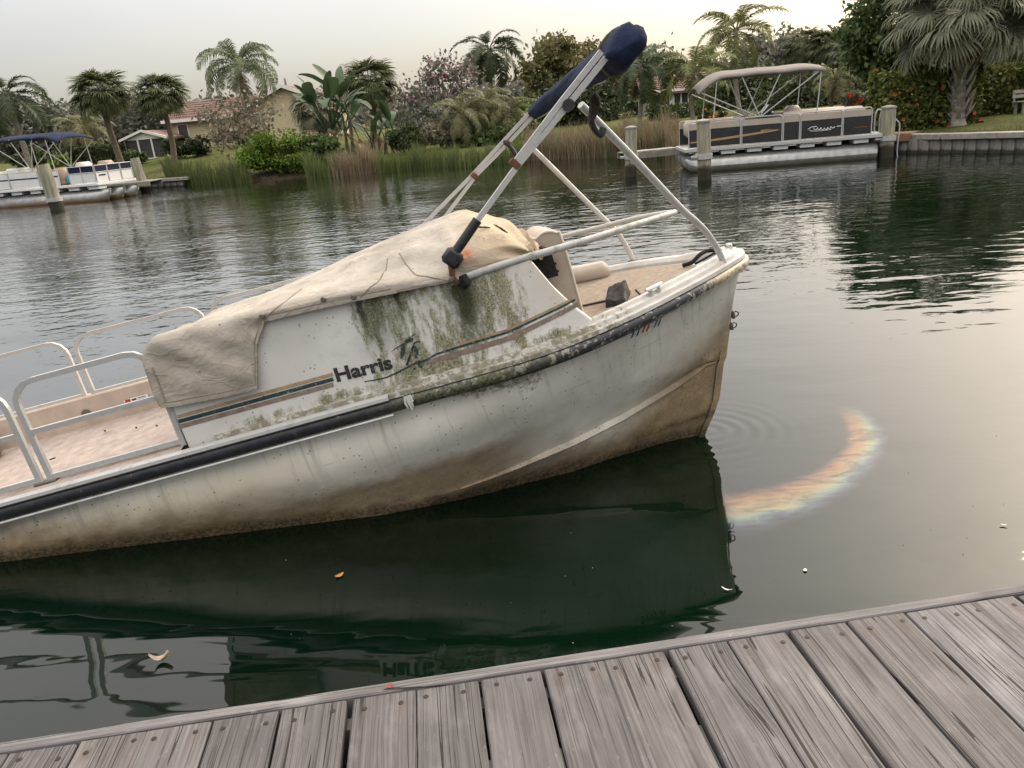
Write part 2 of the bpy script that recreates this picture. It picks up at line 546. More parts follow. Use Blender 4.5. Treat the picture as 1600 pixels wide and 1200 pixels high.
def make_hull():
    t = NT('stained_hull')
    v = t.n('ShaderNodeAttribute', attribute_name='rest').outputs['Vector']
    X, Y, Z = t.sep(v)
    wz = t.sum(t.mul(X, 0.182), t.mul(Y, 0.017), t.mul(Z, 0.983))     # height over the water line scum marks
    fine = t.noise(v, 48, 6, 0.7)
    mid = t.noise(t.mapping(v, (0.7, 1, 1.2)), 9, 6, 0.65)
    big = t.noise(v, 2.2, 4, 0.55)
    base = t.ramp(t.sum(t.mul(big, 0.6), t.mul(mid, 0.4)), [(0.32, (0.56, 0.535, 0.475)), (0.6, (0.74, 0.715, 0.65)), (0.75, (0.81, 0.785, 0.72))])
    tan = t.mul(t.rng(X, -1.4, -2.8), t.rng(Z, 0.98, 0.84), 0.75)
    base = t.mix(tan, base, (0.62, 0.56, 0.43))
    jit = t.mul(t.math('SUBTRACT', mid, 0.5), 0.20)
    hz = t.sum(wz, jit)
    brown = t.rng(hz, 0.52, 0.05)
    bow_b = t.mul(t.rng(t.sum(Z, t.mul(X, -0.55), t.mul(jit, 0.4)), 0.84, 0.42), 0.95)
    st = t.mx(t.mul(t.rng(hz, 0.36, 0.04), 0.94), t.mul(bow_b, t.rng(X, -2.6, -1.0)))
    low = t.mul(t.rng(t.sum(Z, t.mul(jit, .45)), 0.70, 0.58), t.rng(X, -0.75, -1.35))
    st = t.mx(st, t.mul(low, 0.85))
    bc = t.ramp(t.sum(t.mul(fine, 0.5), t.mul(mid, 0.5)), [(0.3, (0.062, 0.036, 0.011)), (0.5, (0.185, 0.115, 0.038)), (0.7, (0.37, 0.265, 0.115))])
    col = t.mix(t.mul(st, 0.92), base, bc)
    # black-green scum just over the water
    scum = t.mul(t.rng(t.sum(wz, t.mul(jit, 0.5)), 0.12, 0.03), t.rng(fine, 0.35, 0.6))
    col = t.mix(t.mul(scum, 0.85), col, (0.018, 0.017, 0.008))
    stripe = t.mul(t.gauss(t.sum(wz, t.mul(t.sum(X, 0.6), -0.07), t.mul(jit, 0.12)), 0.105, 0.028), t.rng(X, -0.9, -0.1), t.rng(fine, 0.36, 0.58))
    col = t.mix(t.mul(stripe, 0.8), col, (0.03, 0.026, 0.014))
    # algae wash under the rub rail
    g = t.mul(t.gauss(X, -1.10, 0.42), t.rng(Z, 0.76, 1.00))
    thr = t.rng(g, 0, 1, 0.80, 0.40, smooth=False)
    gm = t.rng(t.math('SUBTRACT', t.sum(t.mul(mid, 0.5), t.mul(fine, 0.35), t.mul(big, 0.15)), thr), -0.03, 0.09)
    col = t.mix(t.mul(gm, 0.9), col, t.ramp(fine, [(0.35, (0.035, 0.042, 0.014)), (0.7, (0.17, 0.165, 0.085))]))
    drip = t.noise(t.mapping(v, (30, 4, 1.6)), 1.0, 4, 0.65)
    col = t.mix(t.mul(t.rng(drip, 0.52, 0.70), t.rng(Z, 0.55, 0.95), 0.42), col, (0.25, 0.235, 0.18))
    scr = t.noise(t.mapping(v, (2.2, 1, 70), rot=(0, 0.1, 0)), 1.0, 3, 0.6)
    col = t.mix(t.mul(t.rng(scr, 0.62, 0.68), t.rng(big, 0.5, 0.62), 0.35), col, (0.36, 0.34, 0.30))
    dots = t.mul(t.math('LESS_THAN', t.voronoi(v, 30, 'F1'), 0.13), t.math('GREATER_THAN', t.noise(v, 6, 2), 0.5))
    col = t.mix(t.mul(dots, 0.75), col, (0.035, 0.033, 0.025))
    M['hull'] = t.done(t.pbr(col, t.rng(fine, 0.3, 0.7, 0.55, 0.8), 0.0, t.bump(t.sum(t.mul(fine, 0.4), t.mul(st, 0.3)), 0.35, 0.004), 0.3))
make_hull()

def make_rubrail():
    t = NT('worn_black_rub_rail')
    v = t.n('ShaderNodeAttribute', attribute_name='rest').outputs['Vector']
    X, Y, Z = t.sep(v)
    nz = t.noise(v, 26, 6, 0.7)
    n2 = t.noise(v, 60, 5, 0.7)
    col = t.ramp(nz, [(0.35, (0.008, 0.009, 0.012)), (0.7, (0.03, 0.032, 0.038))])
    wear = t.rng(X, -2.0, -1.2, 0.66, 0.545, smooth=False)
    chip = t.rng(t.math('SUBTRACT', nz, wear), 0.0, 0.03)
    col = t.mix(t.mul(chip, 0.75), col, (0.30, 0.285, 0.24))
    moss = t.mul(t.gauss(X, -1.35, 0.38), t.rng(n2, 0.40, 0.56))
    col = t.mix(t.mul(moss, 0.9), col, (0.10, 0.105, 0.045))
    tip = t.mul(t.rng(X, -0.05, 0.22), t.rng(nz, 0.30, 0.52))
    col = t.mix(t.mul(tip, 0.9), col, (0.46, 0.38, 0.25))
    M['rubrail'] = t.done(t.pbr(col, 0.45, 0.0, t.bump(nz, 0.4, 0.004)))
make_rubrail()

def make_cap():
    """gunwale moulding, pale gelcoat with moss in the steps"""
    t = NT('mossy_gunwale')
    v = t.n('ShaderNodeAttribute', attribute_name='rest').outputs['Vector']
    X, Y, Z = t.sep(v)
    fine = t.noise(v, 60, 6, 0.72)
    mid = t.noise(v, 20, 5, 0.65)
    col = t.ramp(t.noise(v, 7, 5), [(0.3, (0.40, 0.38, 0.345)), (0.7, (0.57, 0.55, 0.515))])
    zone = t.mul(t.rng(X, -0.2, -0.75), t.rng(Z, 1.17, 1.10, 0.75, 1.0))
    thr = t.rng(zone, 0, 1, 0.72, 0.46, smooth=False)
    m = t.rng(t.math('SUBTRACT', t.sum(t.mul(mid, 0.55), t.mul(fine, 0.45)), thr), -0.03, 0.07)
    col = t.mix(t.mul(m, 0.8), col, t.ramp(fine, [(0.35, (0.05, 0.05, 0.016)), (0.7, (0.23, 0.21, 0.11))]))
    rust = t.mul(t.rng(fine, 0.60, 0.70), t.rng(X, -0.5, 0.3))
    col = t.mix(t.mul(rust, 0.6), col, (0.24, 0.17, 0.09))
    M['gunwale'] = t.done(t.pbr(col, 0.5, 0.0, t.bump(t.sum(m, fine), 0.5, 0.004)))
make_cap()

def make_canvas():
    t = NT('stained_tan_canvas')
    v = t.n('ShaderNodeAttribute', attribute_name='rest').outputs['Vector']
    X, Y, Z = t.sep(v)
    big = t.noise(v, 3.2, 5, 0.6, 0.3)
    mid = t.noise(v, 11, 5, 0.6)
    weave = t.noise(v, 160, 2, 0.5)
    col = t.ramp(t.sum(t.mul(big, 0.65), t.mul(mid, 0.35)), [(0.30, (0.245, 0.218, 0.180)), (0.5, (0.38, 0.343, 0.29)), (0.68, (0.50, 0.46, 0.40))])
    col = t.mix(t.mul(t.rng(X, -1.35, -1.0), 0.6), col, (0.47, 0.355, 0.215))
    spot = t.mul(t.math('LESS_THAN', t.voronoi(v, 14, 'F1'), 0.055), 0.8)
    col = t.mix(spot, col, (0.05, 0.042, 0.03))
    edge = t.mul(t.rng(Z, 1.60, 1.50), t.rng(mid, 0.42, 0.62), 0.4)
    col = t.mix(edge, col, (0.22, 0.19, 0.135))
    rust = t.mul(t.gauss(X, -1.20, 0.035), t.gauss(Z, 1.60, 0.045), t.rng(mid, 0.3, 0.6))
    col = t.mix(t.mul(rust, 0.9), col, (0.36, 0.11, 0.03))
    rn = t.noise(t.mapping(v, (5.5, 4, 9), rot=(0, .5, 0)), 1.0, 2, 0.5, 1.2)
    rid = t.math('POWER', t.math('SUBTRACT', 1.0, t.math('ABSOLUTE', t.mul(t.math('SUBTRACT', rn, .5), 5.0)), True), 3.0)
    rn2 = t.noise(t.mapping(v, (14, 10, 12), rot=(0, -.6, .4)), 1.0, 2, 0.5, 0.8)
    rid2 = t.math('POWER', t.math('SUBTRACT', 1.0, t.math('ABSOLUTE', t.mul(t.math('SUBTRACT', rn2, .5), 6.0)), True), 3.0)
    big = t.sum(big, t.mul(rid, .16), t.mul(rid2, .035))
    M['canvas'] = t.done(t.pbr(col, 0.9, 0.0, t.bump(t.sum(t.mul(big, 1.0), t.mul(mid, 0.5), t.mul(weave, 0.06)), 0.5, 0.03), 0.2))
make_canvas()

def make_alu(name, base, stain, rough):
    t = NT(name)
    v = t.coord()
    nz = t.noise(v, 18, 6, 0.7); n2 = t.noise(v, 70, 4, 0.7)
    col = t.mix(t.mul(t.rng(nz, 0.48, 0.72), stain), base, (0.22, 0.21, 0.17))
    col = t.mix(t.mul(t.rng(n2, 0.63, 0.75), stain), col, (0.09, 0.075, 0.05))
    M[name] = t.done(t.pbr(col, t.rng(nz, 0.3, 0.7, rough, rough + 0.25), 0.25, t.bump(n2, 0.15, 0.003)))
make_alu('aluminium', (0.46, 0.46, 0.45), 0.45, 0.4)
simple('canvas_seam', (0.235, 0.195, 0.145), 0.9, var=.2, scale=60)
make_alu('weathered_rail', (0.42, 0.42, 0.40), 0.95, 0.55)
make_alu('cream_rail', (0.52, 0.505, 0.475), 0.4, 0.4)

simple('carpet_pink', (0.36, 0.30, 0.262), 0.95, var=0.2, scale=12, bump=0.5, spec=0.1)
simple('carpet_tan', (0.285, 0.235, 0.185), 0.95, var=0.22, scale=26, bump=0.5, spec=0.1)
simple('beige_shell', (0.44, 0.36, 0.29), 0.6, var=0.12, scale=9)
simple('vinyl_beige', (0.42, 0.35, 0.28), 0.55, var=0.12, scale=8, bump=0.15)
simple('vinyl_cream', (0.62, 0.58, 0.50), 0.5, var=0.08, scale=5)
simple('black_plastic', (0.018, 0.018, 0.019), 0.5, var=0.4, scale=20, bump=0.2)
simple('black_fabric', (0.011, 0.011, 0.011), 0.6, var=0.5, scale=18, bump=0.5, spec=0.25)
simple('navy_canvas', (0.012, 0.019, 0.046), 0.85, var=0.45, scale=9, bump=0.5, spec=0.2)
simple('strap_olive', (0.10, 0.085, 0.05), 0.9, var=0.3, scale=40)
simple('piping_white', (0.55, 0.54, 0.52), 0.7)
simple('chrome', (0.62, 0.62, 0.62), 0.25, 0.9, var=0.2, scale=20)
decal('stripe_tan', (0.34, 0.235, 0.14), 0.7)
decal('stripe_green', (0.014, 0.040, 0.038), 0.55)
decal('stripe_taupe', (0.205, 0.155, 0.125), 0.6)
decal('ink_black', (0.014, 0.016, 0.017), 0.5)
simple('ink_red', (0.42, 0.05, 0.03), 0.6, var=0.4, scale=40)
simple('ink_blue', (0.04, 0.08, 0.22), 0.6, var=0.4, scale=40)
simple('white_paint', (0.72, 0.71, 0.69), 0.5, var=0.05, scale=4)
simple('rust', (0.12, 0.052, 0.026), 0.85, var=0.4, scale=30)
simple('snap_metal', (0.16, 0.15, 0.13), 0.5, 0.6, var=0.3)
simple('screw', (0.042, 0.034, 0.030), 0.65, 0.5, var=0.4, scale=60)
simple('dock_frame', (0.16, 0.14, 0.12), 0.9, var=0.3, scale=12, bump=0.4)
simple('worn_white_line', (0.62, 0.61, 0.57), 0.8, var=0.1)

def make_piling():
    t = NT('weathered_piling')
    v = t.coord()
    X, Y, Z = t.sep(v)
    g = t.noise(t.mapping(v, (14, 14, 1.1)), 1.0, 4, 0.6)
    b = t.noise(v, 3.5, 5, 0.6)
    oi = t.n('ShaderNodeObjectInfo')
    col = t.ramp(g, [(0.3, (0.13, 0.115, 0.085)), (0.5, (0.27, 0.25, 0.19)), (0.7, (0.40, 0.375, 0.30))])
    col = t.mix(t.mul(t.rng(b, 0.45, 0.65), 0.5), col, (0.22, 0.26, 0.19))
    wet = t.rng(t.sum(Z, t.mul(b, 0.25)), 0.55, 0.40)
    col = t.mix(t.mul(wet, 0.93), col, (0.022, 0.019, 0.012))
    M['piling'] = t.done(t.pbr(col, 0.85, 0.0, t.bump(g, 0.6, 0.02), 0.2))
make_piling()

def make_ground():
    t = NT('lawn_and_bank')
    v = t.coord()
    X, Y, Z = t.sep(v)
    n1 = t.noise(v, 0.35, 5, 0.6); n2 = t.noise(v, 3.0, 6, 0.65); n3 = t.noise(v, 40, 3, 0.6)
    gr = t.ramp(t.sum(t.mul(n1, 0.45), t.mul(n2, 0.35), t.mul(n3, 0.2)), [(0.32, (0.045, 0.055, 0.016)), (0.5, (0.095, 0.105, 0.032)), (0.68, (0.165, 0.155, 0.06))])
    mud = t.ramp(n2, [(0.3, (0.035, 0.028, 0.017)), (0.7, (0.115, 0.09, 0.055))])
    mm = t.rng(t.sum(Z, t.mul(n2, 0.35)), 0.70, 0.50)
    gr = t.mix(t.mul(t.rng(n2, 0.60, 0.75), 0.5), gr, (0.20, 0.155, 0.085))
    col = t.mix(mm, gr, mud)
    M['ground'] = t.done(t.pbr(col, 0.95, 0.0, t.bump(t.sum(n3, n2), 0.8, 0.06), 0.1))
make_ground()

def make_concrete():
    t = NT('stained_seawall')
    v = t.coord()
    X, Y, Z = t.sep(v)
    n1 = t.noise(v, 2.5, 6, 0.65); n2 = t.noise(t.mapping(v, (9, 9, 1.5)), 1, 4, 0.6)
    col = t.ramp(t.sum(t.mul(n1, 0.5), t.mul(n2, 0.5)), [(0.3, (0.10, 0.09, 0.08)), (0.55, (0.24, 0.225, 0.205)), (0.72, (0.42, 0.40, 0.37))])
    wet = t.rng(t.sum(Z, t.mul(n2, 0.12)), 0.22, 0.12)
    col = t.mix(t.mul(wet, 0.9), col, (0.025, 0.023, 0.016))
    M['seawall'] = t.done(t.pbr(col, 0.9, 0.0, t.bump(n1, 0.5, 0.02), 0.2))
make_concrete()
simple('cap_wood', (0.255, 0.235, 0.205), 0.9, var=0.3, scale=5, bump=0.5)
simple('brown_wood', (0.20, 0.125, 0.062), 0.85, var=0.3, scale=6, bump=0.4)

def make_bark(name, c1, c2, zs=14.0):
    t = NT(name)
    v = t.coord()
    n1 = t.noise(t.mapping(v, (4, 4, zs)), 1.0, 4, 0.6, 0.4)
    n2 = t.noise(v, 9, 4, 0.6)
    col = t.ramp(t.sum(t.mul(n1, 0.6), t.mul(n2, 0.4)), [(0.35, c1), (0.65, c2)])
    M[name] = t.done(t.pbr(col, 0.95, 0.0, t.bump(n1, 0.8, 0.05), 0.1))
make_bark('palm_bark', (0.085, 0.065, 0.048), (0.215, 0.18, 0.145))
make_bark('pale_bark', (0.16, 0.145, 0.12), (0.31, 0.285, 0.24), 10)
make_bark('boot_bark', (0.17, 0.15, 0.125), (0.40, 0.37, 0.325), 8)
make_bark('tree_bark', (0.055, 0.047, 0.038), (0.15, 0.13, 0.11), 3)
leaf_mat('sabal_leaf', (0.050, 0.066, 0.026), (0.125, 0.135, 0.062))
leaf_mat('sabal_leaf_grey', (0.085, 0.098, 0.062), (0.185, 0.19, 0.125))
leaf_mat('dead_leaf', (0.13, 0.085, 0.042), (0.30, 0.215, 0.125))
leaf_mat('coconut_leaf', (0.055, 0.075, 0.022), (0.155, 0.165, 0.055), extra=(0.22, 0.18, 0.07))
leaf_mat('royal_leaf', (0.030, 0.047, 0.022), (0.075, 0.09, 0.045))
leaf_mat('queen_leaf', (0.070, 0.095, 0.042), (0.165, 0.185, 0.095))
leaf_mat('olive_leaf', (0.085, 0.092, 0.040), (0.20, 0.185, 0.095))
leaf_mat('dark_leaf', (0.018, 0.030, 0.012), (0.060, 0.075, 0.028))
leaf_mat('deep_leaf', (0.026, 0.046, 0.016), (0.085, 0.115, 0.035))
leaf_mat('hazed_leaf', (0.080, 0.083, 0.066), (0.165, 0.162, 0.125))  # distance haze is put into this leaf colour, paler and greyer
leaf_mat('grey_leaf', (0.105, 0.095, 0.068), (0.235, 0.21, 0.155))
leaf_mat('bright_leaf', (0.040, 0.085, 0.012), (0.150, 0.215, 0.030))
leaf_mat('hedge_leaf', (0.030, 0.045, 0.012), (0.105, 0.125, 0.030), extra=(0.17, 0.15, 0.04))
leaf_mat('banana_leaf', (0.022, 0.046, 0.022), (0.070, 0.105, 0.050), 0.2, 0.45)
leaf_mat('olive_tree_leaf', (0.075, 0.075, 0.030), (0.19, 0.17, 0.075))
leaf_mat('pink_flower', (0.22, 0.07, 0.13), (0.42, 0.19, 0.27))
leaf_mat('red_flower', (0.38, 0.035, 0.025), (0.55, 0.14, 0.05))
leaf_mat('orange_flower', (0.50, 0.17, 0.03), (0.60, 0.27, 0.07))
leaf_mat('reed_green', (0.045, 0.068, 0.022), (0.135, 0.155, 0.055))
leaf_mat('reed_dry', (0.105, 0.080, 0.047), (0.25, 0.20, 0.13))
leaf_mat('grass_blade', (0.045, 0.06, 0.016), (0.125, 0.125, 0.045))
simple('wall_yellow', (0.48, 0.405, 0.265), 0.8, var=0.06, scale=2)
simple('roof_red', (0.135, 0.076, 0.060), 0.85, var=0.3, scale=3, bump=0.4)
simple('roof_grey', (0.24, 0.235, 0.235), 0.85, var=0.2, scale=3)
simple('screen_dark', (0.045, 0.043, 0.042), 0.8, var=0.3, scale=2)
simple('glass_dark', (0.05, 0.055, 0.06), 0.15, var=0.2, scale=2)
simple('trim_white', (0.70, 0.69, 0.66), 0.6, var=0.05, scale=2)
simple('boat_white', (0.70, 0.70, 0.69), 0.35, var=0.07, scale=2)
simple('boat_black', (0.020, 0.019, 0.020), 0.3, var=0.3, scale=4)
simple('boat_tan', (0.40, 0.35, 0.285), 0.5, var=0.08, scale=4)
simple('boat_gold', (0.36, 0.24, 0.11), 0.4, var=0.1, scale=8)
simple('boat_blue', (0.05, 0.22, 0.32), 0.5, var=0.2, scale=4)
simple('vinyl_brown', (0.33, 0.245, 0.185), 0.55, var=0.15, scale=5)
simple('canopy_tan', (0.185, 0.162, 0.142), 0.9, var=0.12, scale=3, bump=0.2)

def make_pontoon(name, stain):
    t = NT(name)
    v = t.coord()
    X, Y, Z = t.sep(v)
    n1 = t.noise(v, 5, 5, 0.6)
    col = t.ramp(n1, [(0.3, (0.26, 0.26, 0.255)), (0.7, (0.42, 0.42, 0.41))])
    st = t.rng(t.sum(Z, t.mul(n1, 0.16)), 0.30, 0.06)
    col = t.mix(t.mul(st, 0.85), col, stain)
    M[name] = t.done(t.pbr(col, 0.35, 0.6, t.bump(n1, 0.1, 0.01)))
make_pontoon('pontoon_metal', (0.20, 0.165, 0.10))
make_pontoon('pontoon_rusty', (0.36, 0.21, 0.07))
# ------------------------------------------------------------------ setting: water and land
SHORE = [(-120, 62), (-80, 58), (-45, 52), (-30, 49), (-19, 45.5), (-12.3, 42), (-9, 42.6), (-4.3, 41.6), (1, 39.2), (2, 39.7), (6.5, 35.6),
         (8, 34.4), (10, 30), (12.3, 25.9), (12.9, 23.9), (14.2, 21.3), (17, 15.5), (22, 6), (26, -4), (28, -14)]
_ST = [(math.atan2(x, y), math.hypot(x, y)) for x, y in SHORE]

def shore_r(th):
    return interp(_ST, th)

def land_h(d, th):
    """height of the land d metres inland"""
    wall = th > math.radians(25.5) or th < math.radians(-22)
    rise = interp([(-1.2, 1.5), (-0.4, 1.5), (-0.1, 1.3), (0.1, 0.9), (0.35, 0.75), (0.55, 0.6), (2, 0.6)], th)
    if d <= 0: return (0.05 if wall else -0.25) + d * 0.8
    if wall: b = 0.46 if d > 0.02 else 0.3
    else: b = interp([(0, -0.25), (0.5, 0.12), (1.5, 0.34), (3, 0.5), (6, 0.55)], d)
    s = min(1, max(0, (d - 1) / 24)); s = s * s * (3 - 2 * s)
    far = min(1, max(0, (d - 60) / 200)) * 3
    return b + rise * s + far

def land_z(x, y):
    th = math.atan2(x, y)
    return land_h(math.hypot(x, y) - shore_r(th), th)

def build_land():
    ths = np.linspace(math.radians(-76), math.radians(112), 300)
    ds = [-3, -1, -0.3, 0.0, 0.03, 0.25, 0.6, 1.2, 2, 3.2, 5, 7.5, 11, 15, 20, 26, 34, 45, 60, 90, 150, 300, 700]
    P = []
    for th in ths:
        r0 = shore_r(th)
        row = []
        for d in ds:
            r = r0 + d
            z = land_h(d, th)
            x, y = r * math.sin(th), r * math.cos(th)
            if 0.3 < d < 100: z += 0.10 * (noise.noise((x * 0.35, y * 0.35, 0))) * min(1, d / 3)
            row.append((x, y, z))
        P.append(row)
    o = MB().grid(P).build('ground', M['ground'], None, True, 60)
    tag(o, kind='structure', label='mown lawn and muddy bank on the far shore')
    return o
build_land()

def build_water():
    mb = MB()
    # one sheet; finer towards the camera
    xs = [-900, -200, -60, -25, -10, -4, 0, 4, 10, 25, 60, 200, 900]
    ys = [-300, -60, -15, -4, 0, 2, 4, 6, 9, 14, 22, 34, 60, 150, 900]
    mb.grid([[(x, y, 0.0) for y in ys] for x in xs])
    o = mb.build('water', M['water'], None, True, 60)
    tag(o, kind='structure', label='dark green canal water with reflections')
build_water()

# ------------------------------------------------------------------ dock
def build_dock():
    yaw = math.radians(5.66)
    root = empty('dock', (0.0, 1.928, 0.45), yaw, 'weathered grey plank dock with a pale edge board in the foreground', 'dock')
    # edge board: its top shows as a narrow strip
    def strip(n, L, w, h, seed, jag=0.0025):
        P = []
        rs = np.random.default_rng(seed)
        prof = [(-w / 2, -h), (-w / 2, -0.004), (-w / 2 + 0.004, 0), (0, 0.0006), (w / 2 - 0.004, 0), (w / 2, -0.004), (w / 2, -h)]
        for i in range(n + 1):
            y = L * i / n
            wob = jag * (noise.noise((y * 3.0, seed * 7.3, 0)) + 0.5 * noise.noise((y * 17, seed * 3.1, 2)))
            wob2 = jag * (noise.noise((y * 3.7, seed * 5.3, 9)) + 0.5 * noise.noise((y * 15, seed * 2.1, 7)))
            row = []
            for k, (a, b) in enumerate(prof):
                e = wob if k <= 2 else (wob2 if k >= 4 else 0)
                row.append((a + e, y, b))
            P.append(row)
        mb = MB().grid(P)
        for row in (P[0], P[-1]): mb.poly(row)
        return mb
    board = strip(120, 9.0, 0.040, 0.14, 3, 0.003)
    # local Y of the strip becomes dock X
    o = board.build('edge_board', M['wood'], root, True, 30, loc=(-4.5, -0.021, 0.004), rot=(0, 0, -math.pi / 2))
    o['label'] = 'long weathered edge board along the dock'
    metas = []
    for k in range(5):
        mb = strip(60, 2.9, 0.1835 - 0.0015 * (k % 3), 0.038, 11 + k, 0.0022)
        metas.append(mb.mesh('plank', M['wood'], True, 30))
    sc = MB()
    for k in range(10):
        pass
    ring = [(math.cos(a) * 0.0075, math.sin(a) * 0.0075) for a in [2 * math.pi * i / 10 for i in range(10)]]
    sc.prism(ring, lambda u, v, w: (u, v, w), 0.0014)
    sc.box((0, 0, 0.0016), (0.008, 0.0018, 0.0006))
    sc_me = sc.mesh('screw', M['screw'], False)
    rs = random.Random(5)
    for k in range(-14, 16):
        x = 0.011 + 0.19 * (k + 0.5) + rs.uniform(-0.002, 0.002)
        p = link('plank', metas[(k * 3) % 5], root, (x, -0.045 - 2.9 - rs.uniform(0, 0.004), rs.uniform(-0.003, 0.001)), (rs.uniform(-0.0006, 0.0006), rs.uniform(-0.006, 0.006), rs.uniform(-0.003, 0.003)))
        for (sx, sy) in ((-0.055, 2.86), (0.055, 2.86), (-0.058, 2.26), (0.056, 2.26)):
            link('screw', sc_me, p, (sx + rs.uniform(-.010, .010), sy + rs.uniform(-.012, .012), 0.0005), (0, 0, rs.uniform(0, 3)))
    for y in (-0.10, -0.68, -1.3, -2.0, -2.7):
        MB().box((0, y, -0.135), (9.0, 0.045, 0.19)).build('joist', M['dock_frame'], root)
    for x in (-4.2, -1.6, 1.2, 4.0):
        MB().tube([(x, -0.25, -2.0), (x, -0.25, -0.04)], 0.11, 14).build('dock_piling', M['piling'], root)
build_dock()
# ------------------------------------------------------------------ half-sunk deck boat
def refit(p):
    """proportions of the boat's upper works: drawn on a 2.17 m beam, fitted to the real 1.8 m hull"""
    x, y, z = p[0], p[1], p[2]
    return Vector((-0.0036 + 0.9481 * x - 0.1737 * y + 0.0042 * z - 0.0326 * x * x - 0.0689 * x * y - 0.0179 * x * z - 0.0234 * y * y - 0.0071 * y * z - 0.0007 * z * z,
                   0.8295 * y,
                   0.0101 + 0.0330 * x + 0.0559 * y + 1.0222 * z - 0.0003 * x * x - 0.0073 * x * y - 0.0318 * x * z - 0.0139 * y * y - 0.0633 * y * z - 0.0164 * z * z))

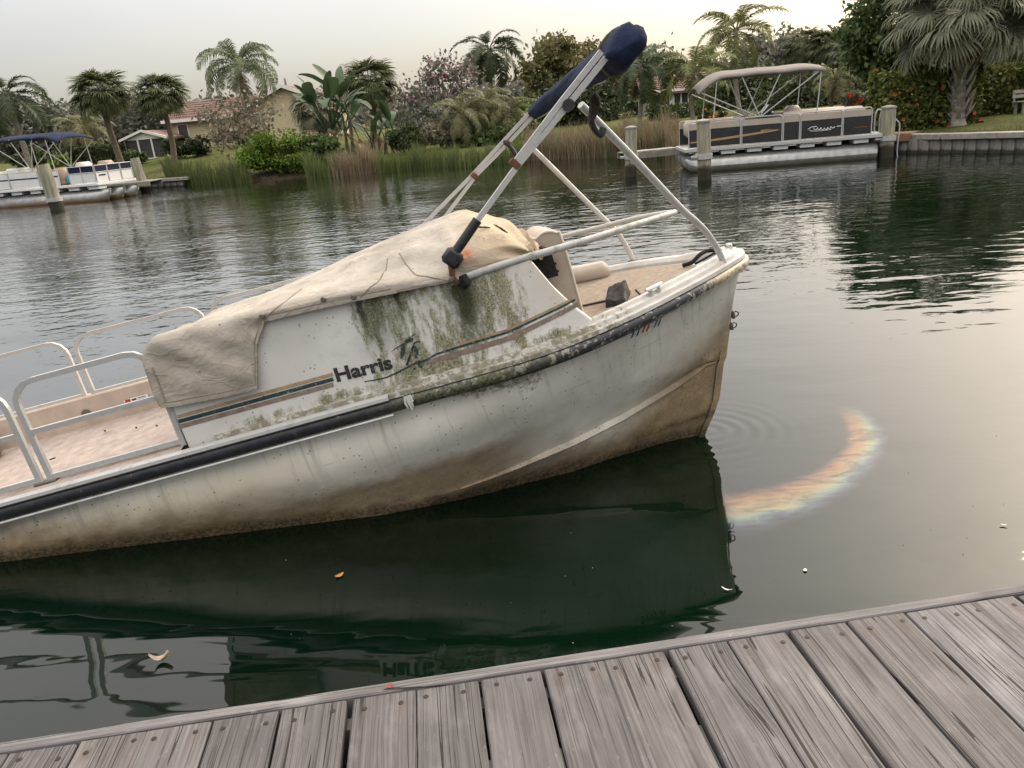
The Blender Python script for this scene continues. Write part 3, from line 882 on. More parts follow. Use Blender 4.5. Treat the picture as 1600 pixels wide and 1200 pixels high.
def build_boat():
    psi, phi, rho = 0.0, math.radians(10.5), math.radians(-1)
    ex = Vector((math.cos(psi) * math.cos(phi), math.sin(psi) * math.cos(phi), math.sin(phi)))
    ey = Vector((-math.sin(psi), math.cos(psi), 0))
    ez = ex.cross(ey)
    ey = ey * math.cos(rho) - ez * math.sin(rho)
    ez = ex.cross(ey)
    root = empty('deck_boat', (0, 0, 0), 0, 'half-sunk white deck boat stained with green algae, bow raised, tan canvas cover', 'boat')
    m = Matrix((ex, ey, ez)).transposed().to_4x4()
    m.translation = (1.190, 4.488, 0.0)
    root.matrix_world = m
    B = root
    ST = -5.4
    HN = [(-7, 1.08), (-1.7, 1.09), (-1.14, 1.085), (-.82, 1.015), (-.45, .82), (0, .50), (.27, .285), (.38, .16), (.445, .06), (.47, 0)]
    HF = [(-7, 1.08), (-1.7, 1.085), (-1.0, 1.06), (-.5, .93), (-.3, .86), (.02, .72), (.28, .49), (.40, .30), (.455, .12), (.47, 0)]
    ZG = 1.05
    # plan outline of the rail, near stern -> tip -> far stern
    ctrl = [(-5.4, -1.08), (-4, -1.08), (-2.8, -1.085), (-1.7, -1.09), (-1.14, -1.085), (-.82, -1.015), (-.45, -.82), (0, -.50), (.27, -.285), (.40, -.15), (.465, 0.02),
            (.44, .20), (.28, .49), (.02, .72), (-.3, .86), (-.5, .93), (-1.0, 1.05), (-1.7, 1.085), (-2.8, 1.085), (-4, 1.08), (-5.4, 1.08)]
    path = smooth_path([(x, y, ZG) for x, y in ctrl], 8)

    def sweep(pts, prof, closed=False):
        P = []
        n = len(pts)
        for i, p in enumerate(pts):
            a = pts[max(0, i - 1)]; b = pts[min(n - 1, i + 1)]
            T = Vector((b.x - a.x, b.y - a.y, 0)).normalized()
            O = Vector((T.y, -T.x, 0))
            row = [p + O * o + Vector((0, 0, u)) for o, u in prof]
            if closed: row.append(row[0])
            P.append(row)
        return P
    def cut(x0, x1, side):
        """rail points between x0 and x1 on one side (-1 near, 1 far, 0 bow wrap from near x0 to far x0)"""
        tip = max(range(len(path)), key=lambda i: path[i].x)
        if side == -1: return [p for p in path[:tip + 1] if x0 - 1e-6 <= p.x <= x1 + 1e-6]
        if side == 1: return [p for p in path[tip:] if x0 - 1e-6 <= p.x <= x1 + 1e-6]
        return [p for p in path if p.x >= x0]

    # ---- hull
    L2 = [(.22, 0, .478), (.102, -.06, .505), (-.12, -.215, .545), (-.364, -.375, .600), (-.745, -.60, .680), (-1.17, -.755, .712), (-1.45, -.79, .692), (-1.82, -.80, .655), (-2.24, -.81, .651), (-2.69, -.81, .651), (-3.07, -.80, .652), (-3.4, -.79, .645), (-5.4, -.79, .64)]
    L3 = [(.20, 0, .445), (.104, -.05, .484), (-.114, -.14, .429), (-.31, -.23, .408), (-.494, -.31, .386), (-.80, -.44, .373), (-1.24, -.58, .369), (-1.55, -.655, .38), (-1.91, -.70, .39), (-2.4, -.69, .40), (-5.4, -.69, .41)]
    KL = [(.0, 0, .0), (-.12, 0, -.03), (-.4, 0, -.06), (-5.4, 0, -.09)]
    _fit = [refit(p_) for p_ in path]
    _tip = max(range(len(_fit)), key=lambda i: _fit[i].x)
    TN = sorted((p_.x, -p_.y, p_.z) for p_ in _fit[:_tip + 1]); TF = sorted((p_.x, p_.y, p_.z) for p_ in _fit[_tip:])
    def rail_at(tab, x):
        return float(np.interp(x, [q[0] for q in tab], [q[1] for q in tab])), float(np.interp(x, [q[0] for q in tab], [q[2] for q in tab]))
    def line(tab, u, x0=None):
        x = tab[0][0] + (ST - tab[0][0]) * u
        t = sorted(tab)
        return Vector((x, float(np.interp(x, [q[0] for q in t], [q[1] for q in t])), float(np.interp(x, [q[0] for q in t], [q[2] for q in t]))))
    us = [0, .004, .010, .02, .032, .045, .06, .08, .10, .125, .15, .18, .21, .24, .27, .30, .34, .38, .43, .5, .6, .7, .8, .9, 1.0]
    def side(sgn):
        rows = []
        for u in us:
            xr = 0.385 + (ST - 0.385) * u
            hw, zr_ = rail_at(TN if sgn < 0 else TF, xr + 0.02)
            hw = 0.0 if u == 0 else max(hw - 0.024, 0.0)
            hn = max(1e-3, rail_at(TN, xr + 0.02)[0] - 0.024)
            full = min(1.0, u / 0.30)
            a0 = Vector((xr, -hw, zr_ - 0.034))
            a = Vector((xr, -max(0.0, hw - 0.065 * full), zr_ - 0.040))
            b = line(L2, u); c = line(L3, u); k = line(KL, u)
            wide = 1.0 if sgn < 0 or u == 0 else min(1.35, hw / hn)
            b.y *= wide; c.y *= wide
            pts = [a0, a]
            for f in (0.12, 0.3, 0.5, 0.7, 0.88):
                p = a.lerp(b, f)
                bow = math.sin(f * math.pi)
                p.y += bow * (0.030 * (1 - full) - 0.050 * full) * (1 if u > 0.01 else u * 100)
                pts.append(p)
            pts.append(b)
            c0 = Vector((c.x, c.y, c.z)); inn = min(1.0, u / 0.03) * min(1.0, max(0.0, 1 - (u - .20) / .13))
            pts.append(b.lerp(c, 0.55) + Vector((0, 0.030 * inn, 0.0)))
            pts.append(c + Vector((0, 0.022 * inn, 0.026 * inn)))
            pts.append(c + Vector((0, -0.012 * inn, 0.004)))
            pts.append(c + Vector((0, 0.018 * inn, -0.014 * inn)))
            pts.append(Vector((k.x + (c.x - k.x) * .68, c.y * 0.80, k.z + 0.52 * (c.z - k.z))))
            pts.append(Vector((k.x + (c.x - k.x) * .44, c.y * 0.60, k.z + 0.31 * (c.z - k.z))))
            pts.append(Vector((k.x + (c.x - k.x) * .19, c.y * 0.30, k.z + 0.14 * (c.z - k.z))))
            pts.append(k)
            rows.append([Vector((p.x, p.y if sgn < 0 else -p.y, p.z)) for p in pts])
        return rows
    hb = MB()
    near = side(-1); far = side(1)
    hb.grid(near); hb.grid(far, True)
    hb.poly([p for p in near[-1]] + [p for p in reversed(far[-1])])
    bm_o = hb.build('hull', M['hull'], B, True, 32); bm_o['fixed'] = 1
    bm_o['label'] = 'white hull browned along the waterline'
    # stem trim strip
    stem = [(0.435, 0, 1.0), (.353, 0, .919), (.29, 0, .692), (.221, 0, .46), (.111, 0, .19), (0.0, 0, 0.0), (-.12, 0, -.03)]
    stem = [near[0][k] for k in (1, 3, 5, 7, 10, 12, 13, 14, 15)] + [near[3][15]]
    P = []
    for i, p in enumerate(stem):
        P.append([(p.x - .045, -.030, p.z), (p.x - .010, -.022, p.z), (p.x + .008, 0, p.z), (p.x - .010, .022, p.z), (p.x - .045, .030, p.z)])
    MB().grid(P).build('stem_band', M['hull'], B, True, 60)['fixed'] = 1
    for q in ((.318, 0, .735), (.296, 0, .668)):
        mb = MB(); c = Vector(q)
        mb.tube([c + Vector((.012 + .016 * math.cos(a), 0, .016 * math.sin(a))) for a in [2 * math.pi * k / 12 for k in range(13)]], .0045, 6)
        mb.box((q[0] - .006, 0, q[2]), (.02, .03, .05), bev=.004)
        mb.build('eye_bolt', M['snap_metal'], B)['fixed'] = 1
    # ---- rub rail
    prof = [(-.01, -.030), (.012, -.028), (.023, -.015), (.026, .0), (.023, .014), (.012, .026), (-.01, .028)]
    pr = [p for p in path]
    mb = MB().grid(sweep(pr, prof)); mb.build('rub_rail', M['rubrail'], B, True, 60)
    al = [p for p in cut(ST, -1.62, -1)]
    mb = MB().grid(sweep(al, [(-.012, .028), (.020, .0285), (.027, .036), (.024, .050), (.008, .056), (-.014, .056)]))
    mb.build('rail_trim', M['aluminium'], B, True, 50)['label'] = 'bright aluminium strip above the black rail'
    mb = MB().grid(sweep(al, [(-.014, -.046), (.018, -.046), (.022, -.040), (.016, -.034)]))
    mb.build('rail_underlip', M['aluminium'], B, True, 50)
    alf = [p for p in cut(ST, -1.62, 1)]
    MB().grid(sweep(alf, [(-.012, .028), (.020, .0285), (.027, .036), (.024, .050), (.008, .056), (-.014, .056)])).build('rail_trim', M['aluminium'], B, True, 50)
    # frayed cord end where the trim stops
    mb = MB()
    rr = random.Random(2)
    for k in range(6):
        p0 = Vector((-1.615 + rr.uniform(-.012, .012), -1.122, 1.085))
        mb.tube([p0, p0 + Vector((rr.uniform(-.006, .006), -.006, -.03)), p0 + Vector((rr.uniform(-.012, .012), -.002, -.05 - rr.uniform(0, .02)))], [.006, .006, .004], 5)
    mb.build('frayed_cord', M['piping_white'], B)
    # ---- gunwale mouldings (bow half) and ledge (stern half)
    capf = sweep(cut(-2.63, 9, 0), [(-.012, .026), (.008, .032), (.006, .052), (-.028, .054), (-.034, .072), (-.072, .074), (-.080, .088), (-.118, .086), (-.128, .074), (-.150, .030), (-.150, -.01)])
    base_z = ZG
    for row in capf:
        k_ = interp([(0.0, 1.0), (0.45, .42), (2, .42)], row[0].y)
        for v_ in row: v_.z = base_z + (v_.z - base_z) * (k_ if v_.z > base_z else 1)
    MB().grid(capf).build('gunwale', M['gunwale'], B, True, 38)
    for s in (-1, 1):
        led = sweep(cut(ST, -2.62, s), [(-.014, .055), (-.03, .058), (-.10, .060), (-.105, .066), (-.15, .066), (-.158, .058), (-.165, -.25)])
        MB().grid(led).build('side_ledge', M['carpet_pink'] if s < 0 else M['beige_shell'], B, True, 38)
    # ---- floors and bow deck
    MB().box((-3.75, 0, .905), (3.3, 1.86, .02)).build('cockpit_floor', M['carpet_pink'], B)
    MB().box((-1.65, 0, .80), (.9, 1.60, .02)).build('helm_floor', M['beige_shell'], B)
    inner = [p for p in cut(-1.0, 9, 0)]
    dz_ = lambda y: 1.064 - .034 * y
    pl = [Vector((q[0].x, q[0].y, dz_(q[0].y) - .006)) for q in sweep(inner, [(-.140, .004)])]
    MB().poly(pl).build('bow_deck', M['gunwale'], B, False)
    cp = [(-.98, -.82), (-.6, -.73), (-.39, -.64), (-.15, -.44), (.065, -.20), (.15, -.06), (.165, .10), (.12, .27), (0, .45), (-.3, .66), (-.6, .76), (-.98, .86)]
    cps = smooth_path([(x, y, 0) for x, y in cp], 4)
    MB().prism([(p.x, p.y) for p in cps], lambda u, v, w: (u, v, dz_(v) + w), .010).build('bow_carpet', M['carpet_tan'], B, True, 30)
    # hatch seams on the bow deck
    mb = MB()
    for a, b in (((-.66, -.30), (-.61, .20)), ((-.66, -.30), (-.46, -.36)), ((-.61, .20), (-.54, .26))):
        mb.tube([(a[0], a[1], dz_(a[1]) + .012), (b[0], b[1], dz_(b[1]) + .012)], .006, 6)
    mb.build('hatch_seam', M['black_plastic'], B)
    mb = MB(); mb.tube([(-.70, -.02, 1.075), (-.655, .01, 1.085), (-.61, .03, 1.075)], [.010, .016, .010], 8)
    mb.build('hatch_handle', M['black_plastic'], B)
    # ---- near side panel (console side)
    def hwN(x): return interp(HN, x)
    topz = lambda x: interp([(-2.64, 1.57), (-2.1, 1.56), (-1.7, 1.54), (-1.25, 1.525), (-.98, 1.525), (-.93, 1.505), (-.85, 1.345), (-.77, 1.222), (-.72, 1.16), (-.70, 1.135)], x)
    def panel_y(x, z):
        return -(min(1.03, hwN(x) - 0.055) - 0.02 * max(0.0, (z - 1.12)))
    for s in (-1, 1):
        P = []
        xs = list(np.linspace(-2.63, -1.0, 30)) + list(np.linspace(-.97, -.70, 16))
        for x in xs:
            zt = topz(x) if s < 0 else min(topz(x), 1.40)
            row = []
            for f in np.linspace(0, 1, 10):
                z = 1.085 + (zt - 1.085) * f
                y = panel_y(x, z) if s < 0 else -panel_y(x, z) * 0.985
                row.append(Vector((x, y, z)))
            # roll over the top and down inside
            y0 = row[-1].y; q = 1 if s < 0 else -1
            row += [Vector((x, y0 + q * .012, zt + .010)), Vector((x, y0 + q * .045, zt + .010)), Vector((x, y0 + q * .060, zt - .005)), Vector((x, y0 + q * .065, 1.05))]
            P.append(row)
        MB().grid(P).build('side_panel', M['gelcoat'], B, True, 45)
    # stripes on the near panel: z range as functions of x
    def stripe(x0, x1, zlo, zhi, mat, n=24):
        P = []
        for x in np.linspace(x0, x1, n):
            a, b = zlo(x), zhi(x)
            P.append([(x, panel_y(x, a) - .0025, a), (x, panel_y(x, b) - .0025, b)])
        MB().grid(P).build('stripe', M[mat], B, False)
    cst = lambda v: (lambda x: v)
    stripe(-2.628, -1.918, cst(1.240), cst(1.256), 'stripe_tan')
    stripe(-2.632, -1.921, cst(1.217), cst(1.235), 'stripe_green')
    stripe(-2.638, -1.928, cst(1.192), cst(1.2125), 'stripe_taupe')
    rise = lambda b, k: (lambda x: b + interp([(-1.35, 0), (-1.09, .006), (-.77, .048)], x) * k)
    stripe(-1.335, -.776, rise(1.222, 1), rise(1.232, 1), 'stripe_tan')
    stripe(-1.335, -.762, rise(1.2105, 1), rise(1.2205, 1), 'stripe_green')
    stripe(-1.345, -.752, rise(1.174, 1.1), rise(1.199, 1.05), 'stripe_taupe')
    # maker's mark
    SH = {'stripe_green': [
        [(-1.643, 1.275), (-1.619, 1.288), (-1.57, 1.302), (-1.567, 1.307), (-1.53, 1.314), (-1.525, 1.31), (-1.534, 1.298), (-1.564, 1.294), (-1.582, 1.254), (-1.607, 1.232), (-1.606, 1.244), (-1.587, 1.292), (-1.616, 1.285)],
        [(-1.567, 1.309), (-1.512, 1.329), (-1.51, 1.326), (-1.562, 1.305)],
        [(-1.536, 1.271), (-1.522, 1.276), (-1.52, 1.249), (-1.535, 1.218), (-1.544, 1.222)],
        [(-1.534, 1.207), (-1.517, 1.202), (-1.525, 1.17), (-1.536, 1.171), (-1.542, 1.188)],
        [(-1.517, 1.202), (-1.487, 1.204), (-1.45, 1.217), (-1.335, 1.2215), (-1.336, 1.212), (-1.444, 1.209), (-1.48, 1.198), (-1.514, 1.19)]],
        'ink_black': [
        [(-1.594, 1.198), (-1.584, 1.197), (-1.523, 1.288), (-1.501, 1.286), (-1.5, 1.291), (-1.526, 1.293), (-1.541, 1.277)],
        [(-1.793, 1.180), (-1.752, 1.175), (-1.695, 1.172), (-1.634, 1.182), (-1.585, 1.193), (-1.539, 1.204), (-1.514, 1.197), (-1.52, 1.192), (-1.544, 1.194), (-1.592, 1.185), (-1.636, 1.175), (-1.692, 1.166), (-1.749, 1.169), (-1.792, 1.176)],
        [(-1.565, 1.177), (-1.55, 1.179), (-1.55, 1.173), (-1.564, 1.168)]],
        'stripe_taupe': [[(-1.51, 1.183), (-1.464, 1.198), (-1.414, 1.199), (-1.343, 1.199), (-1.346, 1.174), (-1.428, 1.176), (-1.474, 1.178)]]}
    for k, lst in SH.items():
        for pts in lst:
            mb = MB(); mb.poly([(x, panel_y(x, z) - .004, z) for x, z in pts])
            mb.build('emblem', M[k], B, False)
    # lettering
    def text_part(txt, x0, z0, x1, cap, mat, name, bold=0.02, yfun=None, slope=0.0):
        cu = bpy.data.curves.new('lettering', 'FONT')
        cu.body = txt; cu.size = 1.0; cu.offset = bold
        tmp = bpy.data.objects.new('lettering', cu); COL.objects.link(tmp)
        bpy.context.view_layer.update()
        dg = bpy.context.evaluated_depsgraph_get()
        me = bpy.data.meshes.new_from_object(tmp.evaluated_get(dg))
        bpy.data.objects.remove(tmp); bpy.data.curves.remove(cu)
        co = np.array([v.co[:] for v in me.vertices])
        w0, w1 = co[:, 0].min(), co[:, 0].max(); h = 0.729
        for v, c in zip(me.vertices, co):
            x = x0 + (c[0] - w0) / (w1 - w0) * (x1 - x0)
            z = z0 + c[1] / h * cap + slope * (x - x0)
            v.co = (x, yfun(x, z), z)
        me.materials.clear(); me.materials.append(M[mat])
        return link(name, me, B)
    text_part('Harris', -1.908, 1.211, -1.650, .064, 'ink_black', 'lettering', .034, lambda x, z: panel_y(x, z) - .004, -.03)
    # faded registration marks near the bow
    hull_near = near
    from mathutils.bvhtree import BVHTree
    bv = BVHTree.FromPolygons([tuple(v) for v in hb.v], [tuple(f) for f in hb.f])
    def on_hull(x, z):
        h = bv.ray_cast(Vector((x, -3, z)), Vector((0, 1, 0)))
        return (h[0].y if h[0] is not None else -0.8) - .003
    for x0, mat in ((-.385, 'ink_blue'), (-.352, 'ink_blue'), (-.318, 'ink_red'), (-.294, 'ink_red'), (-.245, 'ink_blue'), (-.222, 'ink_blue')):
        mb = MB()
        z0 = .964
        z0 += .004 * math.sin(x0 * 90)
        q = [(x0, z0), (x0 + .010, z0), (x0 + .030, z0 + .036), (x0 + .020, z0 + .036)]
        P = []
        for f in np.linspace(0, 1, 5):
            a = (q[0][0] + (q[3][0] - q[0][0]) * f, z0 + .04 * f); b = (q[1][0] + (q[2][0] - q[1][0]) * f, z0 + .04 * f)
            P.append([(a[0], on_hull(*a), a[1]), (b[0], on_hull(*b), b[1])])
        mb.grid(P); mb.build('registration_mark', M[mat], B, False)['fixed'] = 1
    # ---- canvas cover
    X = [-2.69, -2.67, -2.60, -2.40, -2.24, -2.19, -2.12, -1.9, -1.7, -1.5, -1.30, -1.25, -1.13, -1.02, -.93, -.87, -.84]
    ze = [1.33, 1.315, 1.305, 1.288, 1.282, 1.46, 1.560, 1.552, 1.541, 1.528, 1.512, 1.516, 1.525, 1.522, 1.512, 1.49, 1.47]     # lower near edge
    ye = [-1.03, -1.060, -1.064, -1.064, -1.064, -1.064, -1.064, -1.062, -1.06, -1.058, -1.05, -1.03, -1.0, -.97, -.93, -.84, -.72]
    zs = [1.50, 1.575, 1.612, 1.618, 1.612, 1.610, 1.612, 1.612, 1.605, 1.592, 1.57, 1.60, 1.622, 1.602, 1.575, 1.54, 1.50]    # shoulder
    zr = [1.47, 1.535, 1.565, 1.586, 1.600, 1.607, 1.615, 1.648, 1.678, 1.712, 1.738, 1.743, 1.748, 1.705, 1.628, 1.56, 1.50]   # ridge
    zf = [1.40, 1.44, 1.46, 1.48, 1.49, 1.49, 1.50, 1.52, 1.54, 1.55, 1.56, 1.56, 1.56, 1.54, 1.50, 1.46, 1.42]
    xs = np.concatenate([np.linspace(X[0], -2.24, 34), np.linspace(-2.225, -2.12, 14), np.linspace(-2.10, X[-1], 110)])
    rr = random.Random(3)
    P = []
    for x in xs:
        g = lambda arr: float(np.interp(x, X, arr))
        a, yn, s_, r_, f_ = g(ze), g(ye), g(zs), g(zr), g(zf)
        cs = smooth_path([(x, yn, a), (x, yn + .002, a + (s_ - a) * .35), (x, yn + .006, a + (s_ - a) * .72), (x, yn + .05, s_), (x, yn * .74, s_ * .45 + r_ * .55), (x, -.45, r_), (x, -.1, r_ - .012), (x, .35, r_ - .05), (x, .75, f_), (x, .92, f_ - .12), (x, .95, f_ - .20)], 7)
        row = []
        for j, p in enumerate(cs):
            j0 = j / (len(cs) - 1)
            w = 0.0
            flat = 0.7 if j < 3 else 1.0
            w += 0.018 * noise.noise((p.x * 3.2 + p.y * 1.5, p.y * 3.4, p.z * 4.0))
            w += 0.007 * noise.noise((p.x * 9 + p.z * 6, p.y * 5, p.z * 7))
            # tension folds fanning from the torn front corner
            d = math.hypot(p.x + 0.90, (p.z - 1.50))
            if p.x > -1.24 and p.y < 0.1:
                ang = math.atan2(p.z - 1.50, p.x + 0.88)
                w += 0.026 * math.sin(ang * 13 + 1.0) * math.exp(-d * 4.0) * (1 if p.y < -.2 else .4)
            # swag folds along the side
            if -2.2 < p.x < -1.3 and p.y < -.6:
                w += 0.009 * math.sin((p.z - 1.5) * 60 + p.x * 5 + 2 * noise.noise((p.x * 2, 0, p.z * 4)))
            if p.x < -2.2 and p.y < -.9:
                w += 0.020 * noise.noise((p.x * 4.5 + p.z * 6, p.z * 5 - p.x * 3, 5)) + .006 * math.sin(p.x * 30 + p.z * 42)
            out = Vector((0, -1, 0.2)) if p.y < -.9 else Vector((0, -.3, 1))
            row.append(p + out.normalized() * w * flat)
        P.append(row)
    cov = MB().grid(P)
    # thickness rim
    co = cov.build('canvas_cover', M['canvas'], B, True, 80)
    md = co.modifiers.new('thick', 'SOLIDIFY'); md.thickness = .006; md.offset = -1
    # hem along the near lower edge, seams, snaps
    def edge(i0, i1, j, off=-.004): return [P[i][j] + Vector((0, off, 0)) for i in range(i0, i1)]
    hem = MB(); hem.grid([[p + Vector((0, -.0035, .0)), p + Vector((0, -.005, .010)), p + Vector((0, -.0035, .022))] for p in edge(2, 48, 0)])
    hem.grid([[p + Vector((0, -.0035, .0)), p + Vector((0, -.005, .010)), p + Vector((0, -.0035, .022))] for p in edge(48, len(xs) - 60, 0)])
    hem.build('hem', M['canvas'], co, True, 80)
    MB().tube([p + Vector((0, -.0045, .024)) for p in edge(3, 47, 0)], .0022, 5).build('stitch_line', M['canvas_seam'], co)
    MB().tube([p + Vector((0, -.0045, .024)) for p in edge(50, len(xs) - 62, 0)], .0022, 5).build('stitch_line', M['canvas_seam'], co)
    MB().tube([P[47][j] + Vector((.004, -.004, 0)) for j in range(0, 12)], .003, 5).build('stitch_line', M['canvas_seam'], co)
    MB().tube([P[3][j] + Vector((.012, -.004, 0)) for j in range(0, 14)], .003, 5).build('stitch_line', M['canvas_seam'], co)
    def idx(x): return int(np.argmin(np.abs(xs - x)))
    for x0, x1 in ((-2.13, -1.98), (-1.70, -1.56), (-1.30, -1.50)):
        pts = []
        for k in range(30):
            f = k / 29
            fi = float(np.interp(x0 + (x1 - x0) * f, xs, np.arange(len(xs)))); fj = 2 + 26 * f
            i, j = int(fi), int(fj)
            p = P[i][j].lerp(P[min(i + 1, len(xs) - 1)][j], fi - i).lerp(P[i][j + 1].lerp(P[min(i + 1, len(xs) - 1)][j + 1], fi - i), fj - j)
            pts.append(p + Vector((0, -.0005, .0008)))
        MB().tube(pts, .0032, 5).build('seam', M['canvas_seam'], co)
    for x, dz in ((-2.115, .028), (-1.713, .022), (-1.296, .012), (-1.84, .04)):
        i = idx(x); p = P[i][0] + Vector((0, -.012, dz))
        MB().tube([p, p + Vector((0, -.010, 0))], [.013, .009], 10).build('snap', M['snap_metal'], co)
    # black marking on the canvas
    for x0, j0, ln in ((-1.115, 26, .055), (-1.04, 28, .06), (-1.01, 28, .03)):
        pts = []
        for k in range(6):
            f = k / 5; i = idx(x0 + ln * f); pts.append(P[i][j0] + Vector((0, -.004, .004 + .008 * (1 - f))))
        MB().tube(pts, [.002, .005, .004, .005, .004, .002], 5).build('printed_mark', M['ink_black'], co)
    # small dark vent tab under the canvas corner
    MB().box((-2.325, -1.045, 1.30), (.05, .02, .022), bev=.006).build('latch', M['black_plastic'], B)
    # far windshield / seat top poking out behind the canvas
    MB().prism([(-2.27, 1.30), (-2.26, 1.44), (-2.22, 1.485), (-2.12, 1.505), (-1.95, 1.52), (-1.90, 1.5), (-1.90, 1.30)], lambda u, v, w: (u, .90 + w, v), .05).build('far_seat_back', M['vinyl_cream'], B, True, 50)
    # dark gap at the torn front corner
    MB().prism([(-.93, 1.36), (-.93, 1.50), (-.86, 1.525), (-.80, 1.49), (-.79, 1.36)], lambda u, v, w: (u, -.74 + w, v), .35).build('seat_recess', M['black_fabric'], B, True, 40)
    # ---- seats at the bow
    seat = [(-.88, 1.06), (-.865, 1.50), (-.84, 1.545), (-.79, 1.565), (-.735, 1.548), (-.712, 1.50), (-.690, 1.06)]
    sp = smooth_path([(x, 0, z) for x, z in seat], 5)
    mb = MB(); mb.prism([(p.x, p.z) for p in sp], lambda u, v, w: (u, -.60 + w, v), .42)
    mb.build('seat_back', M['vinyl_beige'], B, True, 50)
    mb = MB(); mb.tube([Vector((p.x, -.603, p.z)) for p in sp], .006, 6); mb.build('seat_piping', M['vinyl_cream'], B)
    for q in ((-.775, 1.40), (-.772, 1.36)):
        MB().tube([(q[0], -.599, q[1]), (q[0], -.606, q[1])], .007, 8).build('seat_button', M['black_plastic'], B)
    MB().box((-.46, .62, 1.095), (.50, .16, .12), Matrix.Rotation(-.33, 3, 'Z'), .035).build('seat_bolster', M['vinyl_beige'], B, True, 50)
    MB().box((-.79, .35, 1.10), (.16, .9, .10), bev=.03).build('seat_cushion', M['vinyl_beige'], B, True, 50)
    # ---- bow fittings
    def cleat(c, rot):
        r = Matrix.Rotation(rot, 3, 'Z'); c = Vector(c)
        mb = MB()
        mb.tube([c + r @ Vector((-.068, 0, .050)), c + r @ Vector((-.04, 0, .046)), c + r @ Vector((.04, 0, .046)), c + r @ Vector((.068, 0, .050))], [.006, .011, .011, .006], 8)
        for s in (-.034, .034):
            mb.tube([c + r @ Vector((s, 0, -.012)), c + r @ Vector((s, 0, .004)), c + r @ Vector((s, 0, .046))], [.018, .013, .010], 8)
        mb.build('cleat', M['chrome'], B)
    cleat((-.315, -.655, 1.115), .62)
    cleat((-.36, .74, 1.085), -.4)
    MB().box((.375, -.03, 1.135), (.036, .042, .05), bev=.008).build('bow_light', M['chrome'], B)
    mb = MB(); mb.tube(smooth_path([(.10, .05, 1.085), (.15, .02, 1.095), (.21, .03, 1.125), (.28, .07, 1.13), (.34, .05, 1.12)], 4), [.013] * 17, 6)
    mb.tube(smooth_path([(.16, .0, 1.085), (.20, -.05, 1.11), (.26, -.06, 1.128), (.33, -.02, 1.13)], 4), .007, 6)
    mb.build('mooring_strap', M['black_fabric'], B)
    # ---- bow rail
    nr = smooth_path([(-1.30, -1.025, 1.50), (-1.245, -1.03, 1.512), (-1.011, -.99, 1.520), (-.786, -.90, 1.510), (-.553, -.72, 1.491), (-.251, -.42, 1.461), (0.05, -.07, 1.425), (.092, .0, 1.421)], 6)
    MB().tube(nr, [.012] * 3 + [.0175] * (len(nr) - 3), 10).build('bow_rail', M['weathered_rail'], B)
    fr = smooth_path([(.092, .0, 1.420), (.06, .14, 1.414), (-.038, .35, 1.404), (-.255, .65, 1.375), (-.515, .85, 1.362), (-.9, .95, 1.36)], 6)
    MB().tube(fr, .0165, 10).build('bow_rail', M['cream_rail'], B)
    # ---- folded bimini
    def sq(name, pts, w, mat='aluminium'):
        return MB().tube(pts, w * .7071, 4, True, math.pi / 4).build(name, M[mat], B, True, 30)
    A = [(-1.123, -1.05, 1.735), (-.888, -1.02, 1.919), (-.625, -1.0, 2.1), (-.415, -1.0, 2.252)]
    sq('frame_pole', A, .0235)
    sq('frame_pole', [(-.889, -1.02, 1.940), (-.629, -1.0, 2.136), (-.43, -1.0, 2.281)], .0235)
    MB().box((-.90, -1.02, 1.928), (.03, .036, .05), Matrix.Rotation(-.65, 3, 'Y'), .004).build('pole_end', M['rust'], B)
    sq('frame_pole', [(-1.442, 1.0, 1.62), (-.932, 1.0, 1.914), (-.33, 1.0, 2.288)], .025)
    sq('frame_pole', [(-1.225, 1.0, 1.658), (-.881, 1.0, 1.919), (-.599, 1.0, 2.081), (-.31, 1.0, 2.26)], .025)
    for p in ((-.60, 2.08), (-.90, 1.918)):
        MB().box((p[0], .985, p[1]), (.035, .04, .05), Matrix.Rotation(-.6, 3, 'Y'), .006).build('pole_clamp', M['rust'], B)
    MB().tube([(-1.245, -1.05, 1.632), (-1.115, -1.05, 1.742)], .0215, 10).build('pole_sleeve', M['black_plastic'], B)
    mb = MB()
    mb.box((-1.262, -1.055, 1.613), (.075, .045, .085), Matrix.Rotation(-.7, 3, 'Y'), .014)
    mb.tube([(-1.262, -1.085, 1.618), (-1.262, -1.025, 1.618)], .022, 10)
    mb.build('pivot_joint', M['black_plastic'], B)
    mb = MB(); mb.tube([(-1.275, -1.05, 1.585), (-1.285, -1.05, 1.53), (-1.27, -1.045, 1.50)], [.016, .012, .014], 8)
    mb.build('pivot_bracket', M['rust'], B)
    mb = MB(); mb.tube([(-1.24, -1.062, 1.53), (-1.235, -1.062, 1.49), (-1.25, -1.06, 1.475)], [.018, .026, .014], 8)
    mb.build('torn_clip', M['black_fabric'], B)
    mb = MB(); mb.tube([(-.618, -1.035, 2.105), (-.618, -.965, 2.105)], .026, 12); mb.build('pole_joint', M['black_plastic'], B)
    sn = smooth_path([(.227, -.27, 1.085), (.189, -.29, 1.197), (.129, -.33, 1.307), (.054, -.38, 1.397), (-.035, -.43, 1.498), (-.276, -.58, 1.813), (-.511, -.75, 2.102)], 5)
    MB().tube(sn, .0185, 10).build('front_strut', M['aluminium'], B)
    sf = smooth_path([(.029, .72, 1.075), (.001, .72, 1.181), (-.052, .72, 1.32), (-.121, .72, 1.421), (-.468, .72, 1.947), (-.534, .72, 2.037)], 5)
    MB().tube(sf, .0185, 10).build('front_strut', M['cream_rail'], B)
    for c in ((.229, -.268, 1.085), (.03, .72, 1.075)):
        MB().box(c, (.07, .06, .022), bev=.006).build('strut_foot', M['snap_metal'], B)
